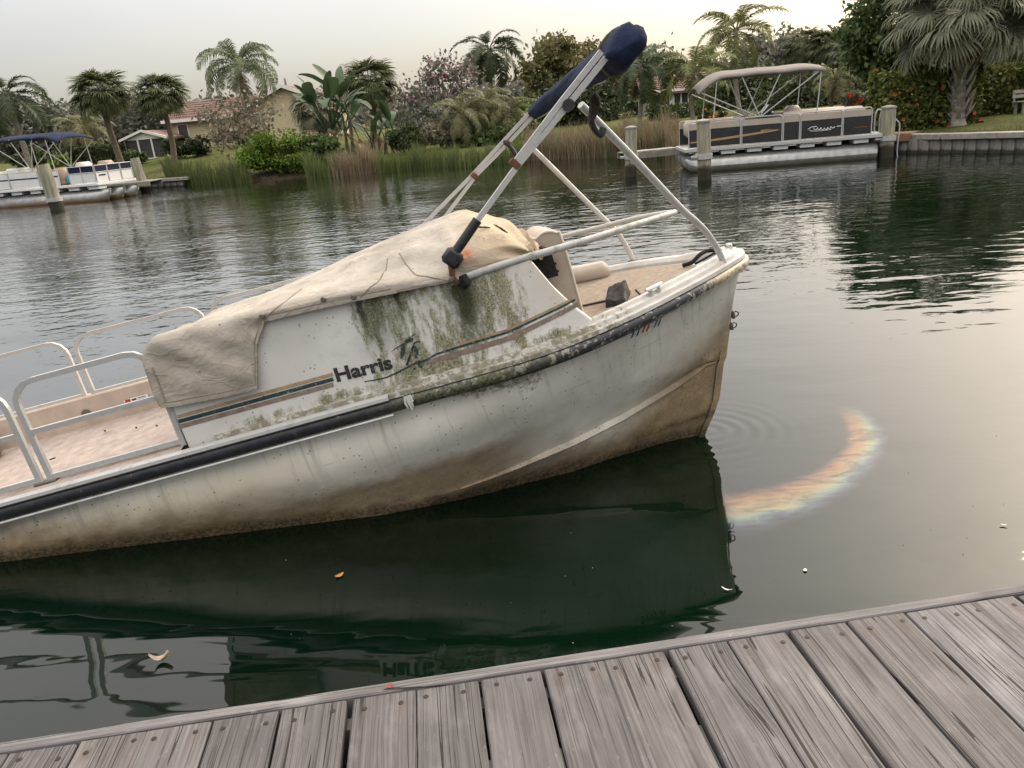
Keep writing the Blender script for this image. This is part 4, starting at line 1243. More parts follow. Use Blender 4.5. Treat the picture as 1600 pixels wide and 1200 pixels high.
    mb = MB(); mb.tube(smooth_path([(-.50, -1.0, 2.13), (-.487, -.95, 2.09), (-.492, -.86, 2.04), (-.485, -.78, 2.035)], 4), [.012, .013, .022, .026, .026, .026, .024, .02, .018, .018, .018, .016, .012], 8)
    mb.build('strap', M['black_fabric'], B)
    mb = MB(); mb.tube(smooth_path([(-.485, -.78, 2.045), (-.478, -.77, 1.99), (-.45, -.76, 1.95), (-.43, -.75, 1.975)], 4), .017, 8)
    mb.build('strap_clip', M['black_plastic'], B)
    mb = MB(); mb.tube(smooth_path([(-.62, 1.0, 2.10), (-.60, .95, 2.06), (-.585, .9, 1.99), (-.58, .88, 1.94)], 4), .016, 8)
    mb.build('strap', M['black_fabric'], B)
    # boot: sleeve of rolled canvas lying across the poles
    d = Vector((.80, 0, .60)); q = Vector((-.60, 0, .80))
    secs = []
    ys = [1.06, 1.04, .95, .75, .5, .2, -.1, -.4, -.65, -.80, -.90, -.97, -1.03, -1.065, -1.085]
    hl = [.05, .060, .064, .066, .068, .070, .074, .080, .088, .096, .100, .100, .096, .084, .05]
    ht = [.03, .042, .046, .048, .050, .052, .054, .058, .063, .067, .069, .069, .066, .056, .03]
    P = []
    N = 22
    yv = np.linspace(1.06, -1.085, 70)
    for y in yv:
        L = float(np.interp(-y, [-v for v in ys], hl)); H = float(np.interp(-y, [-v for v in ys], ht))
        c = Vector((-.335, y, 2.262)) + d * (.02 * min(1, max(0, (-y - .4) / .5)))
        row = []
        for k in range(N):
            a = 2 * math.pi * k / N
            w = 1 + .20 * noise.noise((math.cos(a) * 1.6, math.sin(a) * 1.6, y * 3.0)) + .10 * noise.noise((math.cos(a) * 3 + y * 4, math.sin(a) * 3, y * 7)) + .07 * math.sin(y * 26 + 3 * a) * noise.noise((math.cos(a), y * 4, 1))
            ca, sa = math.cos(a), math.sin(a); ca = math.copysign(abs(ca) ** .78, ca); sa = math.copysign(abs(sa) ** .78, sa)
            row.append(c + d * (L * ca * w) + q * (H * sa * w))
        row.append(row[0])
        P.append(row)
    for end, k_ in ((0, 0), (-1, 1)):
        cpt = sum((Vector(q_) for q_ in P[end][:-1]), Vector()) / N + Vector((0, (.012 if end == 0 else -.02), 0))
        ring = [cpt.copy() for _ in range(N + 1)]
        if end == 0: P.insert(0, ring)
        else: P.append(ring)
    boot = MB().grid(P).build('canopy_boot', M['navy_canvas'], B, True, 80)
    boot['label'] = 'navy blue sleeve round the rolled canopy'
    MB().tube([P[i][15] + Vector((0, 0, -.002)) for i in range(3, 55)], .005, 5).build('boot_piping', M['piping_white'], boot)
    MB().tube([p + (p - Vector((-.318, p.y, 2.272))).normalized() * .004 for p in P[62][:-1]] + [P[62][0]], .008, 6).build('boot_strap', M['strap_olive'], boot)
    i = 62
    MB().box(P[i][19] + Vector((0, -.012, 0)), (.03, .02, .022), Matrix.Rotation(-.6, 3, 'Y'), .003).build('buckle', M['piping_white'], boot)
    # ---- fences
    def fence(y, x0, x1, zb, zt, r, mat, mid=True, left=True, right=True, w=.024):
        """one gate-like panel: top rail with rounded corners, posts, mid and bottom rail"""
        pts = []
        if left:
            pts += [(x0, y, zb)] + [(x0 + .0, y, zt - r)] + [(x0 + r - r * math.cos(a), y, zt - r + r * math.sin(a)) for a in (.4, .8, 1.2)]
        pts += [(x0 + (r if left else 0), y, zt), (x1 - (r if right else 0), y, zt)]
        if right:
            pts += [(x1 - r + r * math.sin(a), y, zt - r + r * math.cos(a)) for a in (.4, .8, 1.2)] + [(x1, y, zt - r), (x1, y, zb)]
        MB().tube(pts, w * .7071, 4, True, math.pi / 4).build('fence_rail', M[mat], B, True, 30)
        if mid: MB().bar((x0, y, (zb + zt) / 2 + .01), (x1, y, (zb + zt) / 2 + .01), w * .95).build('fence_rail', M[mat], B, False)
        MB().bar((x0, y, zb + .022), (x1, y, zb + .022), w * .95).build('fence_rail', M[mat], B, False)
    zb = 1.110
    fence(-1.005, -3.262, -2.655, zb, 1.572, .10, 'aluminium')
    fence(-1.005, -4.60, -3.312, zb, 1.572, .10, 'aluminium')
    MB().bar((-2.618, -1.005, zb), (-2.632, -1.005, 1.36), .03).build('fence_post', M['aluminium'], B, False)
    for x in (-3.287,):
        MB().box((x, -1.005, zb + .004), (.10, .05, .012), bev=.003).build('post_foot', M['snap_metal'], B)
    fence(.985, -3.895, -3.02, 1.10, 1.52, .11, 'cream_rail', mid=False)
    fence(.985, -5.2, -3.955, 1.10, 1.52, .11, 'cream_rail', mid=False)
    fence(.985, -2.96, -2.1, 1.10, 1.52, .11, 'cream_rail', mid=False)
    # warning label on the far coaming
    mb = MB(); mb.box((-3.615, .913, .998), (.165, .004, .058)); lab = mb.build('warning_label', M['white_paint'], B)
    MB().box((-3.672, .9095, .998), (.036, .003, .055)).build('warning_panel', M['ink_red'], lab)
    MB().poly([(-3.685, .907, .975), (-3.660, .907, .975), (-3.672, .907, 1.010)]).build('warning_triangle', M['white_paint'], lab, False)
    mb = MB()
    for k in range(3):
        mb.box((-3.628 + .012 * (k % 2), .9095, 1.014 - k * .018), (.03, .003, .011))
    for k in range(4):
        mb.box((-3.575, .9095, 1.018 - k * .014), (.055, .003, .003))
    mb.build('warning_print', M['ink_black'], lab)
    MB().tube([(-3.96, .914, 1.005), (-3.96, .902, 1.005)], .03, 12).build('drain_fitting', M['snap_metal'], B)
    # debris on the cockpit floor and a stern bench behind
    MB().box((-4.72, .30, .99), (.5, 1.0, .20), bev=.05).build('stern_bench', M['vinyl_brown'], B, True, 50)
    rr = random.Random(12)
    for k in range(6):
        x, y = rr.uniform(-4.1, -2.8), rr.uniform(-.2, .8)
        mb = MB(); a = rr.uniform(0, 3)
        mb.box((x, y, .919), (.032, .010, .006), Matrix.Rotation(a, 3, 'Z')); mb.build('fallen_twig', M['black_fabric'], B)
    # fit the drawn parts to the hull; materials keep the drawing's coordinates
    done = set()
    for o in root.children_recursive:
        me = o.data
        if me is None or me.name in done: continue
        done.add(me.name)
        at = me.attributes.new('rest', 'FLOAT_VECTOR', 'POINT')
        co = np.empty(len(me.vertices) * 3, np.float32)
        me.vertices.foreach_get('co', co)
        at.data.foreach_set('vector', co)
        if 'fixed' in o:
            del o['fixed']
            continue
        for v in me.vertices: v.co = refit(v.co)
        me.update()
    return root, m
BOAT, BOAT_M = build_boat()

def build_bag():
    root = empty('mesh_bag', (0, 0, 0), 0, 'small crumpled black mesh bag lying on the bow deck', 'bag')
    loc = Matrix.Translation(refit((-.455, -.40, 1.074))) @ Matrix.Rotation(-.25, 4, 'Z') @ Matrix.Rotation(.12, 4, 'X')
    root.matrix_world = BOAT_M @ loc
    P = []
    for i in range(13):
        u = -1 + 2 * i / 12
        row = []
        for j in range(13):
            v = -1 + 2 * j / 12
            e = (1 - abs(u) ** 9) * (1 - abs(v) ** 9)
            h = .006 + (.072 + .022 * u * v + .012 * v) * e ** .35 + .016 * noise.noise((u * 1.6, v * 2.6, 4)) * e + .010 * abs(noise.noise((u * 3.4, v * 5, 4)))
            row.append((u * .062 * (1 + .08 * noise.noise((v * 2, 3, u))), v * .125, h * .85))
        P.append(row)
    mb = MB().grid(P)
    mb.grid([[(x, y, 0.0) for x, y, z in r] for r in P])
    mb.build('pouch', M['black_fabric'], root, True, 60)
    mb = MB(); mb.tube(smooth_path([(.08, -.12, .05), (.12, -.15, .02), (.14, -.05, .015), (.10, .05, .03)], 4), .006, 6)
    mb.build('handle', M['black_fabric'], root)
build_bag()
# ------------------------------------------------------------------ pilings, seawalls, gangways
def piling(px, py, top_px, top_py, r, label, cap=True, collar=None, lean=True):
    b = onz(px, py)
    t = aty(top_px, top_py, b.y)
    root = empty('piling', (b.x, b.y, 0), 0, label, 'piling', None)
    h = t.z
    dx = (t.x - b.x) if lean else 0.0
    n = 9
    pts, rs = [], []
    for i in range(n + 1):
        f = i / n
        z = -1.2 + (h + 1.2) * f
        pts.append((dx * z / h, 0, z)); rs.append(r * (1.06 - .08 * f) * (1 + .03 * noise.noise((z * 2, px, 0))))
    MB().tube(pts, rs, 14).build('post', M['piling'], root)
    if cap: MB().tube([(dx, 0, h - .02), (dx, 0, h + .025), (dx, 0, h + .07)], [r * 1.08, r * 1.08, r * .25], 14).build('cap', M['piling'] if cap == 'wood' else M['cap_wood'], root)
    if collar is not None:
        z = collar
        mb = MB(); c = Vector((dx * z / h, 0, z))
        mb.tube([c + Vector((0, 0, -.07)), c + Vector((0, 0, .07))], r * 1.22, 14)
        mb.box(c + Vector((-r * 1.5, -r * .3, 0)), (r * .9, r * .5, .07), bev=.01)
        mb.build('collar', M['weathered_rail'], root)
    return root
piling(90, 328, 66, 257, .26, 'stout pale wooden piling in front of the blue-canopied pontoon boat', cap=False, collar=.42)
piling(228, 299, 210, 247, .23, 'leaning wooden piling at the end of the lawn seawall, beyond the pontoon bow', cap=False, collar=.28)
piling(986, 276, 986, 200, .18, 'greenish wooden piling standing alone before the dry reeds', cap=True, collar=.6)
piling(1101, 281, 1099, 190, .185, 'square-topped grey piling in front of the bow of the black pontoon boat', cap=True, collar=.62)
piling(1384, 246, 1389, 168, .20, 'thick grey piling with a metal ring at the stern of the black pontoon boat', cap=True, collar=.55)

def seawall(pts, top, panel_w, label, cap_d=.42, caps=3, name='seawall'):
    """pts: ground line; panels stand side by side under a timber cap"""
    pts = [Vector((x, y, 0)) for x, y in pts]
    root = empty(name, pts[0], 0, label, 'seawall')
    L = [0]
    for a, b in zip(pts, pts[1:]): L.append(L[-1] + (b - a).length)
    def at(s):
        for i in range(len(pts) - 1):
            if s <= L[i + 1] or i == len(pts) - 2:
                f = (s - L[i]) / (L[i + 1] - L[i])
                return pts[i].lerp(pts[i + 1], f), (pts[i + 1] - pts[i]).normalized()
    n = int(L[-1] / panel_w)
    rr = random.Random(len(label))
    prof = [(-.5, .0), (-.46, -.045), (-.30, -.075), (0, -.085), (.30, -.075), (.46, -.045), (.5, .0), (.5, .10), (-.5, .10)]
    me = MB().prism([(u * panel_w * .985, v) for u, v in prof], lambda u, v, w: (u, v, w - .6), .6 + top - .16).mesh('panel', M['seawall'], True, 35)
    for k in range(n):
        p, T = at((k + .5) * panel_w)
        link('panel', me, root, p - pts[0] + Vector((0, 0, rr.uniform(-.01, .01))), (0, 0, math.atan2(T.y, T.x) + rr.uniform(-.03, .03)))
    for k in range(caps):
        s0, s1 = L[-1] * k / caps + .01, L[-1] * (k + 1) / caps - .01
        a, _ = at(s0); b, _ = at(s1)
        c = (a + b) / 2 - pts[0]; d = b - a
        MB().box((0, 0, 0), (d.length, cap_d, .16), bev=.012).build('cap_board', M['cap_wood'], root, True, 40, loc=c + Vector((0, 0, top - .08 + rr.uniform(-.006, .006))), rot=(0, 0, math.atan2(d.y, d.x)))
    return root
seawall([(12.35, 26.4), (12.65, 24.45), (14.25, 21.2), (16.2, 17.2)], .56, .36, 'grey panelled seawall with timber cap below the shaded lawn')
seawall([(-24.5, 46.9), (-19.4, 45.25), (-16.6, 43.9)], .50, .5, 'low seawall with a pale timber cap along the open lawn', caps=2)

def gangway(a, b, w, z, label, mat, n):
    a, b = Vector((*a, z)), Vector((*b, z))
    d = b - a; L = d.length
    root = empty('gangway', a, math.atan2(d.y, d.x), label, 'gangway')
    me = MB().box((0, 0, 0), (L / n * .95, w, .045), bev=.006).mesh('plank', mat, True, 30)
    for k in range(n): link('plank', me, root, (L * (k + .5) / n, 0, -.022 + random.uniform(-.004, .004)))
    for s in (-1, 1): MB().box((L / 2, s * (w / 2 + .022), -.13), (L, .04, .20)).build('stringer', mat, root)
gangway((11.55, 25.9), (13.1, 24.6), 1.1, .60, 'short brown wooden gangway at the stern of the black pontoon boat', M['brown_wood'], 9)
gangway((4.4, 27.2), (6.3, 27.5), .8, .62, 'narrow grey walkway leading to the bow of the black pontoon boat', M['cap_wood'], 9)
gangway((-27, 42.2), (-17.6, 41.9), 1.4, .55, 'grey finger dock behind the blue-canopied pontoon boat', M['cap_wood'], 26)

# ------------------------------------------------------------------ pontoon boats
def pontoon_tube(root, y, L, r, zc, mat, x0=0.0):
    mb = MB()
    n = 16; P = []
    secs = [(-L / 2 + x0, .86), (-L / 2 + .05 + x0, 1), (L / 2 - .75, 1), (L / 2 - .45, .97), (L / 2 - .2, .80), (L / 2 - .05, .42), (L / 2, .06)]
    for x, k in secs:
        row = []
        lift = (1 - k) * r * .75
        for i in range(n + 1):
            a = 2 * math.pi * i / n
            row.append((x, y + r * max(k, .25 if k < .3 else k) * math.cos(a) * (k if k < .9 else 1), zc + lift + r * k * math.sin(a)))
        P.append(row)
    mb.grid(P); mb.poly(P[0][:-1])
    o = mb.build('pontoon', mat, root, True, 50)
    # nose keel plate and strakes
    k = MB(); k.prism([(L / 2 - .7, zc), (L / 2 - .35, zc + r * 1.02), (L / 2 + .10, zc + r * 1.05), (L / 2 + .02, zc + r * .2), (L / 2 - .30, zc - r * .75)], lambda u, v, w: (u, y - .012 + w, v), .024)
    k.build('nose_plate', mat, root, False)
    return o

def bimini(root, x0, x1, w, z_base, z_top, pivot_x, mat, frame_mat, droop_ends=(.42, .06)):
    P = []
    n, m = 22, 12
    for i in range(n + 1):
        f = i / n
        x = x0 + (x1 - x0) * f
        sag = .045 * abs(math.sin(f * math.pi * 3)) ** .7
        ends = droop_ends[0] * max(0, (f - .74) / .26) ** 2 + droop_ends[1] * max(0, (.2 - f) / .2) ** 2
        row = []
        for j in range(m + 1):
            v = -1 + 2 * j / m
            z = z_top - ends + sag * .6 - .05 - .17 * abs(v) ** 2.4 + .012 * noise.noise((x * 3, v * 3, 1))
            row.append((x, v * w / 2, z))
        e0 = Vector(row[0]); e1 = Vector(row[-1])
        row = [(x, e0.y - .01, e0.z - .07)] + row + [(x, e1.y + .01, e1.z - .07)]
        P.append(row)
    can = MB().grid(P).build('canopy', mat, root, True, 70)
    md = can.modifiers.new('thick', 'SOLIDIFY'); md.thickness = .02
    for s in (-1, 1):
        y = s * (w / 2 - .02)
        zt = z_top - .20
        for xt, dz in ((x0 + .06, -.02), (x1 - .10, -droop_ends[0]), (x0 + (x1 - x0) * .34, 0), (x0 + (x1 - x0) * .66, 0)):
            MB().tube([(pivot_x, y, z_base), (xt, y, zt + dz)], .018, 6).build('canopy_pole', frame_mat, root)
        for xb, xt, dz in ((x0 + .20, x0 + .12, 0.0), (x1 - .45, x1 - .55, -.05)):
            MB().tube([(xb, y, z_base - .02), (xt, y, zt + dz)], .018, 6).build('canopy_pole', frame_mat, root)

def rounded_rail(x0, x1, y, zb, zt, r=.10, w=.016):
    pts = [(x0, y, zb), (x0, y, zt - r)] + [(x0 + r - r * math.cos(a), y, zt - r + r * math.sin(a)) for a in (.4, .8, 1.2)] + [(x0 + r, y, zt), (x1 - r, y, zt)] + \
          [(x1 - r + r * math.sin(a), y, zt - r + r * math.cos(a)) for a in (.4, .8, 1.2)] + [(x1, y, zt - r), (x1, y, zb)]
    return MB().tube(pts, w, 6)

def seat_block(root, c, d, mat, name='seat'):
    MB().box(c, d, bev=min(.10, min(d) * .35)).build(name, mat, root, True, 60)

def right_boat():
    bow = Vector((5.86, 24.29, 0)); st = Vector((11.42, 23.63, 0))
    L = (bow - st).length
    fx = (bow - st).normalized()
    beam = 2.45
    rz = math.atan2(fx.y, fx.x)
    left = Vector((-fx.y, fx.x, 0))                   # boat's port side; near side has +y here
    # bow points left: camera side is local +y
    mid = (bow + st) / 2 - left * (beam / 2 - .30)
    root = empty('pontoon_boat', mid, rz, 'black and tan pontoon boat with a tan canopy moored beside the shaded lawn', 'boat')
    met = M['aluminium']
    for y in (-beam / 2 + .3, 0, beam / 2 - .3): pontoon_tube(root, y, L, .30, .16, M['pontoon_metal'])
    zd = .70
    MB().box((-.02, 0, zd - .05), (L + .1, beam, .10), bev=.01).build('deck', M['aluminium'], root)
    for k in range(7):
        x = -L / 2 + .5 + k * (L - 1.0) / 6
        MB().box((x, beam / 2 - .3, .545), (.42, .44, .14), bev=.008).build('bracket', M['boat_white'], root)
    for s in (1, -1):
        y = s * (beam / 2 - .05)
        zb, zt = zd + .01, 1.46
        # painted panels: black below, tan above
        segs = [(-L / 2 + .25, -L / 2 + 1.05), (-L / 2 + 1.09, -L / 2 + 2.25), (-L / 2 + 2.29, -L / 2 + 2.75), (-L / 2 + 2.79, -L / 2 + 3.95), (-L / 2 + 3.99, L / 2 - .62), (L / 2 - .58, L / 2 - .10)]
        for (a, b) in segs:
            MB().box(((a + b) / 2, y, zb + .27), (b - a, .02, .50)).build('fence_panel', M['boat_black'], root)['label'] = 'black lower fence panel'
            MB().box(((a + b) / 2, y, zb + .61), (b - a, .02, .17)).build('fence_panel', M['boat_tan'], root)['label'] = 'tan upper fence panel'
            rounded_rail(a, b, y + s * .014, zb, zt, .09, .017).build('rail', met, root)
        # gold swoosh
        yy = y + s * .013
        P = []
        for i in range(24):
            f = i / 23
            x = L / 2 - .15 - f * 2.55
            z = .86 + .17 * f ** 1.6
            w = .035 + .03 * math.sin(f * 3.1)
            P.append([(x, yy, z), (x, yy, z + w)])
        MB().grid(P).build('swoosh', M['boat_gold'], root, False)
        P = [[(L / 2 - 2.2 - f * .55, yy + s * .001, 1.035 + .03 * math.sin(f * 3)), (L / 2 - 2.2 - f * .55, yy + s * .001, 1.075 + .03 * math.sin(f * 3) - .05 * f)] for f in np.linspace(0, 1, 8)]
        MB().grid(P).build('swoosh', M['boat_gold'], root, False)
        # script logo: unreadable flourish of joined loops
        pts = []
        for i in range(90):
            f = i / 89
            x = -L / 2 + 1.90 - .62 * f
            z = .98 + .035 * math.sin(f * 40) * (1 - .35 * f) + .012 * math.sin(f * 9)
            pts.append((x - .02 * math.cos(f * 40), yy + s * .002, z))
        mb = MB(); mb.tube(pts, .010, 4)
        mb.tube([(-L / 2 + 1.98, yy + s * .002, .955), (-L / 2 + 2.05, yy + s * .002, .99), (-L / 2 + 1.95, yy + s * .002, 1.045), (-L / 2 + 1.80, yy + s * .002, 1.05)], .010, 4)
        mb.tube([(-L / 2 + 1.98, yy + s * .002, .935), (-L / 2 + 1.7, yy + s * .002, .915), (-L / 2 + 1.38, yy + s * .002, .93)], .007, 4)
        mb.box((-L / 2 + 1.16, yy + s * .002, 1.01), (.13, .006, .02))
        mb.build('script_logo', M['boat_white'], root, False)
        mb = MB(); mb.box((-L / 2 + .55, yy + s * .002, .93), (.34, .006, .012)); mb.build('red_lettering', M['ink_red'], root)
    # seats
    for s in (1, -1):
        y = s * (beam / 2 - .40)
        seat_block(root, (-L / 2 + 1.55, y, 1.30), (2.3, .58, .44), M['boat_tan'], 'bench_back')
        seat_block(root, (L / 2 - 1.0, y, 1.22), (1.6, .56, .52), M['boat_tan'], 'bench_back')
    # helm
    MB().box((.15, -.35, 1.15), (.45, .6, .8), bev=.05).build('console', M['boat_black'], root)
    MB().prism([(.30, 1.52), (.10, 1.76), (-.02, 1.76), (.0, 1.52)], lambda u, v, w: (u, -.6 + w, v), .5).build('windscreen', M['glass_dark'], root)
    mb = MB(); mb.tube([(-.10 + .02 * math.cos(a), -.35 + .17 * math.cos(a), 1.50 + .17 * math.sin(a)) for a in [2 * math.pi * k / 16 for k in range(17)]], .014, 6); mb.build('steering_wheel', M['black_plastic'], root)
    seat_block(root, (-.65, -.35, 1.30), (.45, .5, .75), M['boat_tan'], 'helm_seat')
    bimini(root, -1.20, 2.42, 2.3, 1.44, 2.88, .62, M['canopy_tan'], met)
    # stern ladder rails
    for dy in (0, .42):
        y = beam / 2 - .25 - dy
        MB().tube(smooth_path([(-L / 2 - .05, y, .72), (-L / 2 - .06, y, 1.22), (-L / 2 - .18, y, 1.36), (-L / 2 - .50, y, 1.05), (-L / 2 - .62, y, .85), (-L / 2 - .60, y, .1), (-L / 2 - .72, y, -.12)], 4), .022, 6).build('ladder_rail', met, root)
    MB().box((-L / 2 - .22, 0, zd - .04), (.42, 1.5, .06), bev=.01).build('swim_platform', met, root)
right_boat()

def left_boat():
    K = 1.13
    bow = Vector((-17.75, 37.0, 0)); fx = Vector((6.2, -1.42, 0)).normalized()
    L, beam = 6.6, 2.4
    rz = math.atan2(fx.y, fx.x)
    left = Vector((-fx.y, fx.x, 0))                   # away from the camera
    mid = bow - fx * (L / 2 * K) + left * (beam / 2 - .32) * K
    root = empty('pontoon_boat', mid, rz, 'white pontoon boat with a navy canopy moored by the open lawn', 'boat')
    root.scale = (K, K, K)
    for y in (-beam / 2 + .32, 0, beam / 2 - .32): pontoon_tube(root, y, L, .31, .16, M['pontoon_rusty'])
    zd = .72
    MB().box((-.1, 0, zd - .05), (L - .2, beam, .10), bev=.01).build('deck', M['boat_white'], root)
    for k in range(7):
        MB().box((-L / 2 + .5 + k * .93, -beam / 2 + .32, .55), (.5, .46, .13)).build('bracket', M['boat_white'], root)
    y = -beam / 2 + .05
    zb, zt = zd + .02, 1.40
    for (a, b) in ((-L / 2 + .2, -1.1), (-1.06, .35), (.39, 1.32)):
        MB().box(((a + b) / 2, y, zb + .29), (b - a, .025, .56)).build('fence_panel', M['boat_white'], root)
        MB().box(((a + b) / 2, y - .015, 1.10), (b - a, .008, .05)).build('navy_stripe', M['navy_canvas'], root)
        MB().tube([(a, y, zt - .04), (b, y, zt - .04)], .018, 6).build('rail', M['cream_rail'], root)
        for x in (a, b): MB().tube([(x, y - .02, zb), (x, y - .02, zt - .03)], .016, 6).build('post', M['cream_rail'], root)
    # bow pulpit
    for s in (-1, 1):
        yy = s * (beam / 2 - .05)
        MB().box((2.42, yy, zb + .21), (1.2, .025, .40)).build('fence_panel', M['boat_white'], root)
        MB().box((2.42, yy, zb + .545), (1.2, .02, .25)).build('bow_screen', M['navy_canvas'], root)
        for z in (1.14, zt): MB().tube([(1.82, yy + s * .015, z), (3.02, yy + s * .015, z)], .018, 6).build('rail', M['cream_rail'], root)
        for x in (1.82, 2.42, 3.02): MB().tube([(x, yy + s * .015, zb), (x, yy + s * .015, zt)], .018, 6).build('post', M['cream_rail'], root)
    for (a, b) in ((-1.13, -.42), (-.38, .38), (.42, 1.13)):
        MB().box((3.03, (a + b) / 2, zb + .21), (.025, b - a, .40)).build('fence_panel', M['boat_white'], root)
        MB().box((3.03, (a + b) / 2, zb + .545), (.02, b - a, .25)).build('bow_screen', M['navy_canvas'], root)
        for z in (1.14, zt): MB().tube([(3.05, a, z), (3.05, b, z)], .018, 6).build('rail', M['cream_rail'], root)
        for q in (a, b): MB().tube([(3.05, q, zb), (3.05, q, zt)], .018, 6).build('post', M['cream_rail'], root)
    MB().box((3.065, -.75, 1.02), (.008, .4, .04)).build('bow_lettering', M['navy_canvas'], root)
    # seats, cooler and helm
    seat_block(root, (1.15, -.72, 1.08), (.5, .55, .70), M['vinyl_brown'], 'seat')
    seat_block(root, (1.52, -.70, .92), (.34, .45, .34), M['boat_blue'], 'cooler_seat')
    seat_block(root, (1.75, -.1, 1.22), (.5, .6, .70), M['vinyl_cream'], 'seat')
    seat_block(root, (2.3, .55, 1.20), (.5, .6, .70), M['vinyl_brown'], 'seat')
    seat_block(root, (-.35, -.5, 1.26), (.8, .5, .46), M['vinyl_cream'], 'seat')
    MB().box((-1.2, -.4, 1.30), (.6, .8, .5), bev=.06).build('console', M['boat_white'], root)
    seat_block(root, (-2.2, 0, 1.15), (1.4, 1.8, .60), M['vinyl_cream'], 'bench')
    bimini(root, -1.75, 1.65, 2.25, 1.38, 2.86, .10, M['navy_canvas'], M['cream_rail'], (.22, .05))
left_boat()

# ------------------------------------------------------------------ houses
def wall_part(root, c, d, mat, name='wall'):
    return MB().box(c, d).build(name, mat, root)

def siding(root, x0, x1, y, z0, top_fn, mat, step=.16):
    """lapped clapboards facing -y, each course its own child"""
    z = z0
    k = 0
    while z < top_fn((x0 + x1) / 2) + 3:
        xs = [x for x in np.linspace(x0, x1, 60) if top_fn(x) > z + .02]
        if not xs: break
        a, b = min(xs), max(xs)
        MB().prism([(a, z), (b, z), (b, z + step), (a, z + step)], lambda u, v, w, z=z: (u, y - (.03 - .022 * (v - z) / step if w == 0 else -.05), v), 1.0).build('clapboard', mat, root, False)
        z += step; k += 1

def window(root, c, w, h, n=1, frame=.07):
    x, y, z = c
    f = MB()
    f.box((x, y, z + h / 2), (w + frame, .09, frame)); f.box((x, y, z - h / 2), (w + frame, .09, frame))
    for i in range(n + 1): f.box((x - w / 2 + w * i / n, y, z), (frame, .085, h))
    o = f.build('window', M['trim_white'], root, False)
    for i in range(n):
        MB().box((x - w / 2 + w * (i + .5) / n, y + .02, z), (w / n - frame, .02, h - frame)).build('pane', M['glass_dark'], o, False)

def roof_gable(root, x0, x1, y0, y1, ze, zr, mat, along='x', over=.4):
    """ridge along x or y; solid with tile courses"""
    mb = MB()
    if along == 'y':
        xm = (x0 + x1) / 2
        for s in (-1, 1):
            xe = x0 - over if s < 0 else x1 + over
            zee = ze - over * (zr - ze) / ((x1 - x0) / 2)
            mb.add([(xm, y0 - over, zr), (xm, y1 + over, zr), (xe, y1 + over, zee), (xe, y0 - over, zee), (xm, y0 - over, zr - .14), (xm, y1 + over, zr - .14), (xe, y1 + over, zee - .14), (xe, y0 - over, zee - .14)],
                   [(0, 1, 2, 3), (7, 6, 5, 4), (0, 3, 7, 4), (1, 5, 6, 2), (2, 6, 7, 3)])
    else:
        ym = (y0 + y1) / 2
        for s in (-1, 1):
            yee = y0 - over if s < 0 else y1 + over
            zee = ze - over * (zr - ze) / ((y1 - y0) / 2)
            n = 9
            for k in range(n):      # stepped tile courses
                f0, f1 = k / n, (k + 1) / n
                ya, yb = yee + (ym - yee) * f0, yee + (ym - yee) * f1
                za, zb_ = zee + (zr - zee) * f0, zee + (zr - zee) * f1
                mb.add([(x0 - over, ya, za + .04), (x1 + over, ya, za + .04), (x1 + over, yb, zb_), (x0 - over, yb, zb_), (x0 - over, ya, za - .1), (x1 + over, ya, za - .1), (x1 + over, yb, zb_ - .1), (x0 - over, yb, zb_ - .1)],
                       [(0, 1, 2, 3), (7, 6, 5, 4), (0, 4, 5, 1), (0, 3, 7, 4), (1, 5, 6, 2)])
    return mb.build('roof', mat, root, False)

def yellow_house():
    Y = 63.0
    a = aty(268, 222, Y); b = aty(402, 215, Y); c = aty(505, 205, Y)
    gz = land_z(b.x, Y)
    root = empty('house', (b.x, Y, gz), math.radians(-3), 'pale yellow clapboard house with red tiled roof behind the palms', 'house')
    xl = a.x - b.x; xr = c.x - b.x
    # tall gable block on the right, low wing on the left
    ap = aty(442, 131, Y - .5).z - gz
    e1 = aty(500, 148, Y - .5).z - gz
    xm = aty(442, 131, Y).x - b.x
    half = xr - xm
    x0 = xm - half
    def top(x): return e1 + (ap - e1) * (1 - abs(x - xm) / half) - .25
    MB().prism([(x0, -1), (xr, -1), (xr, e1 - .25), (xm, ap - .25), (x0, e1 - .25)], lambda u, v, w: (u, w, v), 9).build('wall', M['wall_yellow'], root, False)
    siding(root, x0, xr, 0, .0, top, M['wall_yellow'])
    roof_gable(root, x0, xr, 0, 9, e1 - .1, ap - .05, M['roof_red'], 'y', .45)
    mb = MB()
    for s in (-1, 1):
        xe = xm + s * (half + .45)
        ze = e1 - .1 - .45 * (ap - e1) / half
        mb.prism([(xm, ap), (xe, ze + .03), (xe, ze - .22), (xm, ap - .25)], lambda u, v, w: (u, -.52 + w, v), .05)
    mb.build('fascia', M['trim_white'], root, False)
    window(root, (xm + half * .45, -.02, e1 * .55), 1.0, 1.2, 1)
    # wing
    ew = aty(300, 184, Y).z - gz; rw = aty(300, 157, Y + 3).z - gz
    MB().box(((xl + x0) / 2 - .1, 3.2, ew / 2 - .6), (x0 - xl - .3, 6.0, ew + 1.0)).build('wall', M['wall_yellow'], root, False)
    siding(root, xl + .1, x0 - .1, .2, .0, lambda x: ew - .25, M['wall_yellow'])
    roof_gable(root, xl, x0 - .35, .2, 6.2, ew, rw, M['roof_red'], 'x', .5)
    MB().box(((xl + x0) / 2 - .2, -.36, ew - .14), (x0 - xl + .6, .06, .22)).build('fascia', M['trim_white'], root, False)
    window(root, (xl + .9, .15, ew * .48), .8, 1.5, 1)
    MB().tube([(xm - .2, 1.5, ap - .3), (xm - .2, 1.5, ap + .5)], .09, 8).build('vent_pipe', M['roof_grey'], root)
yellow_house()

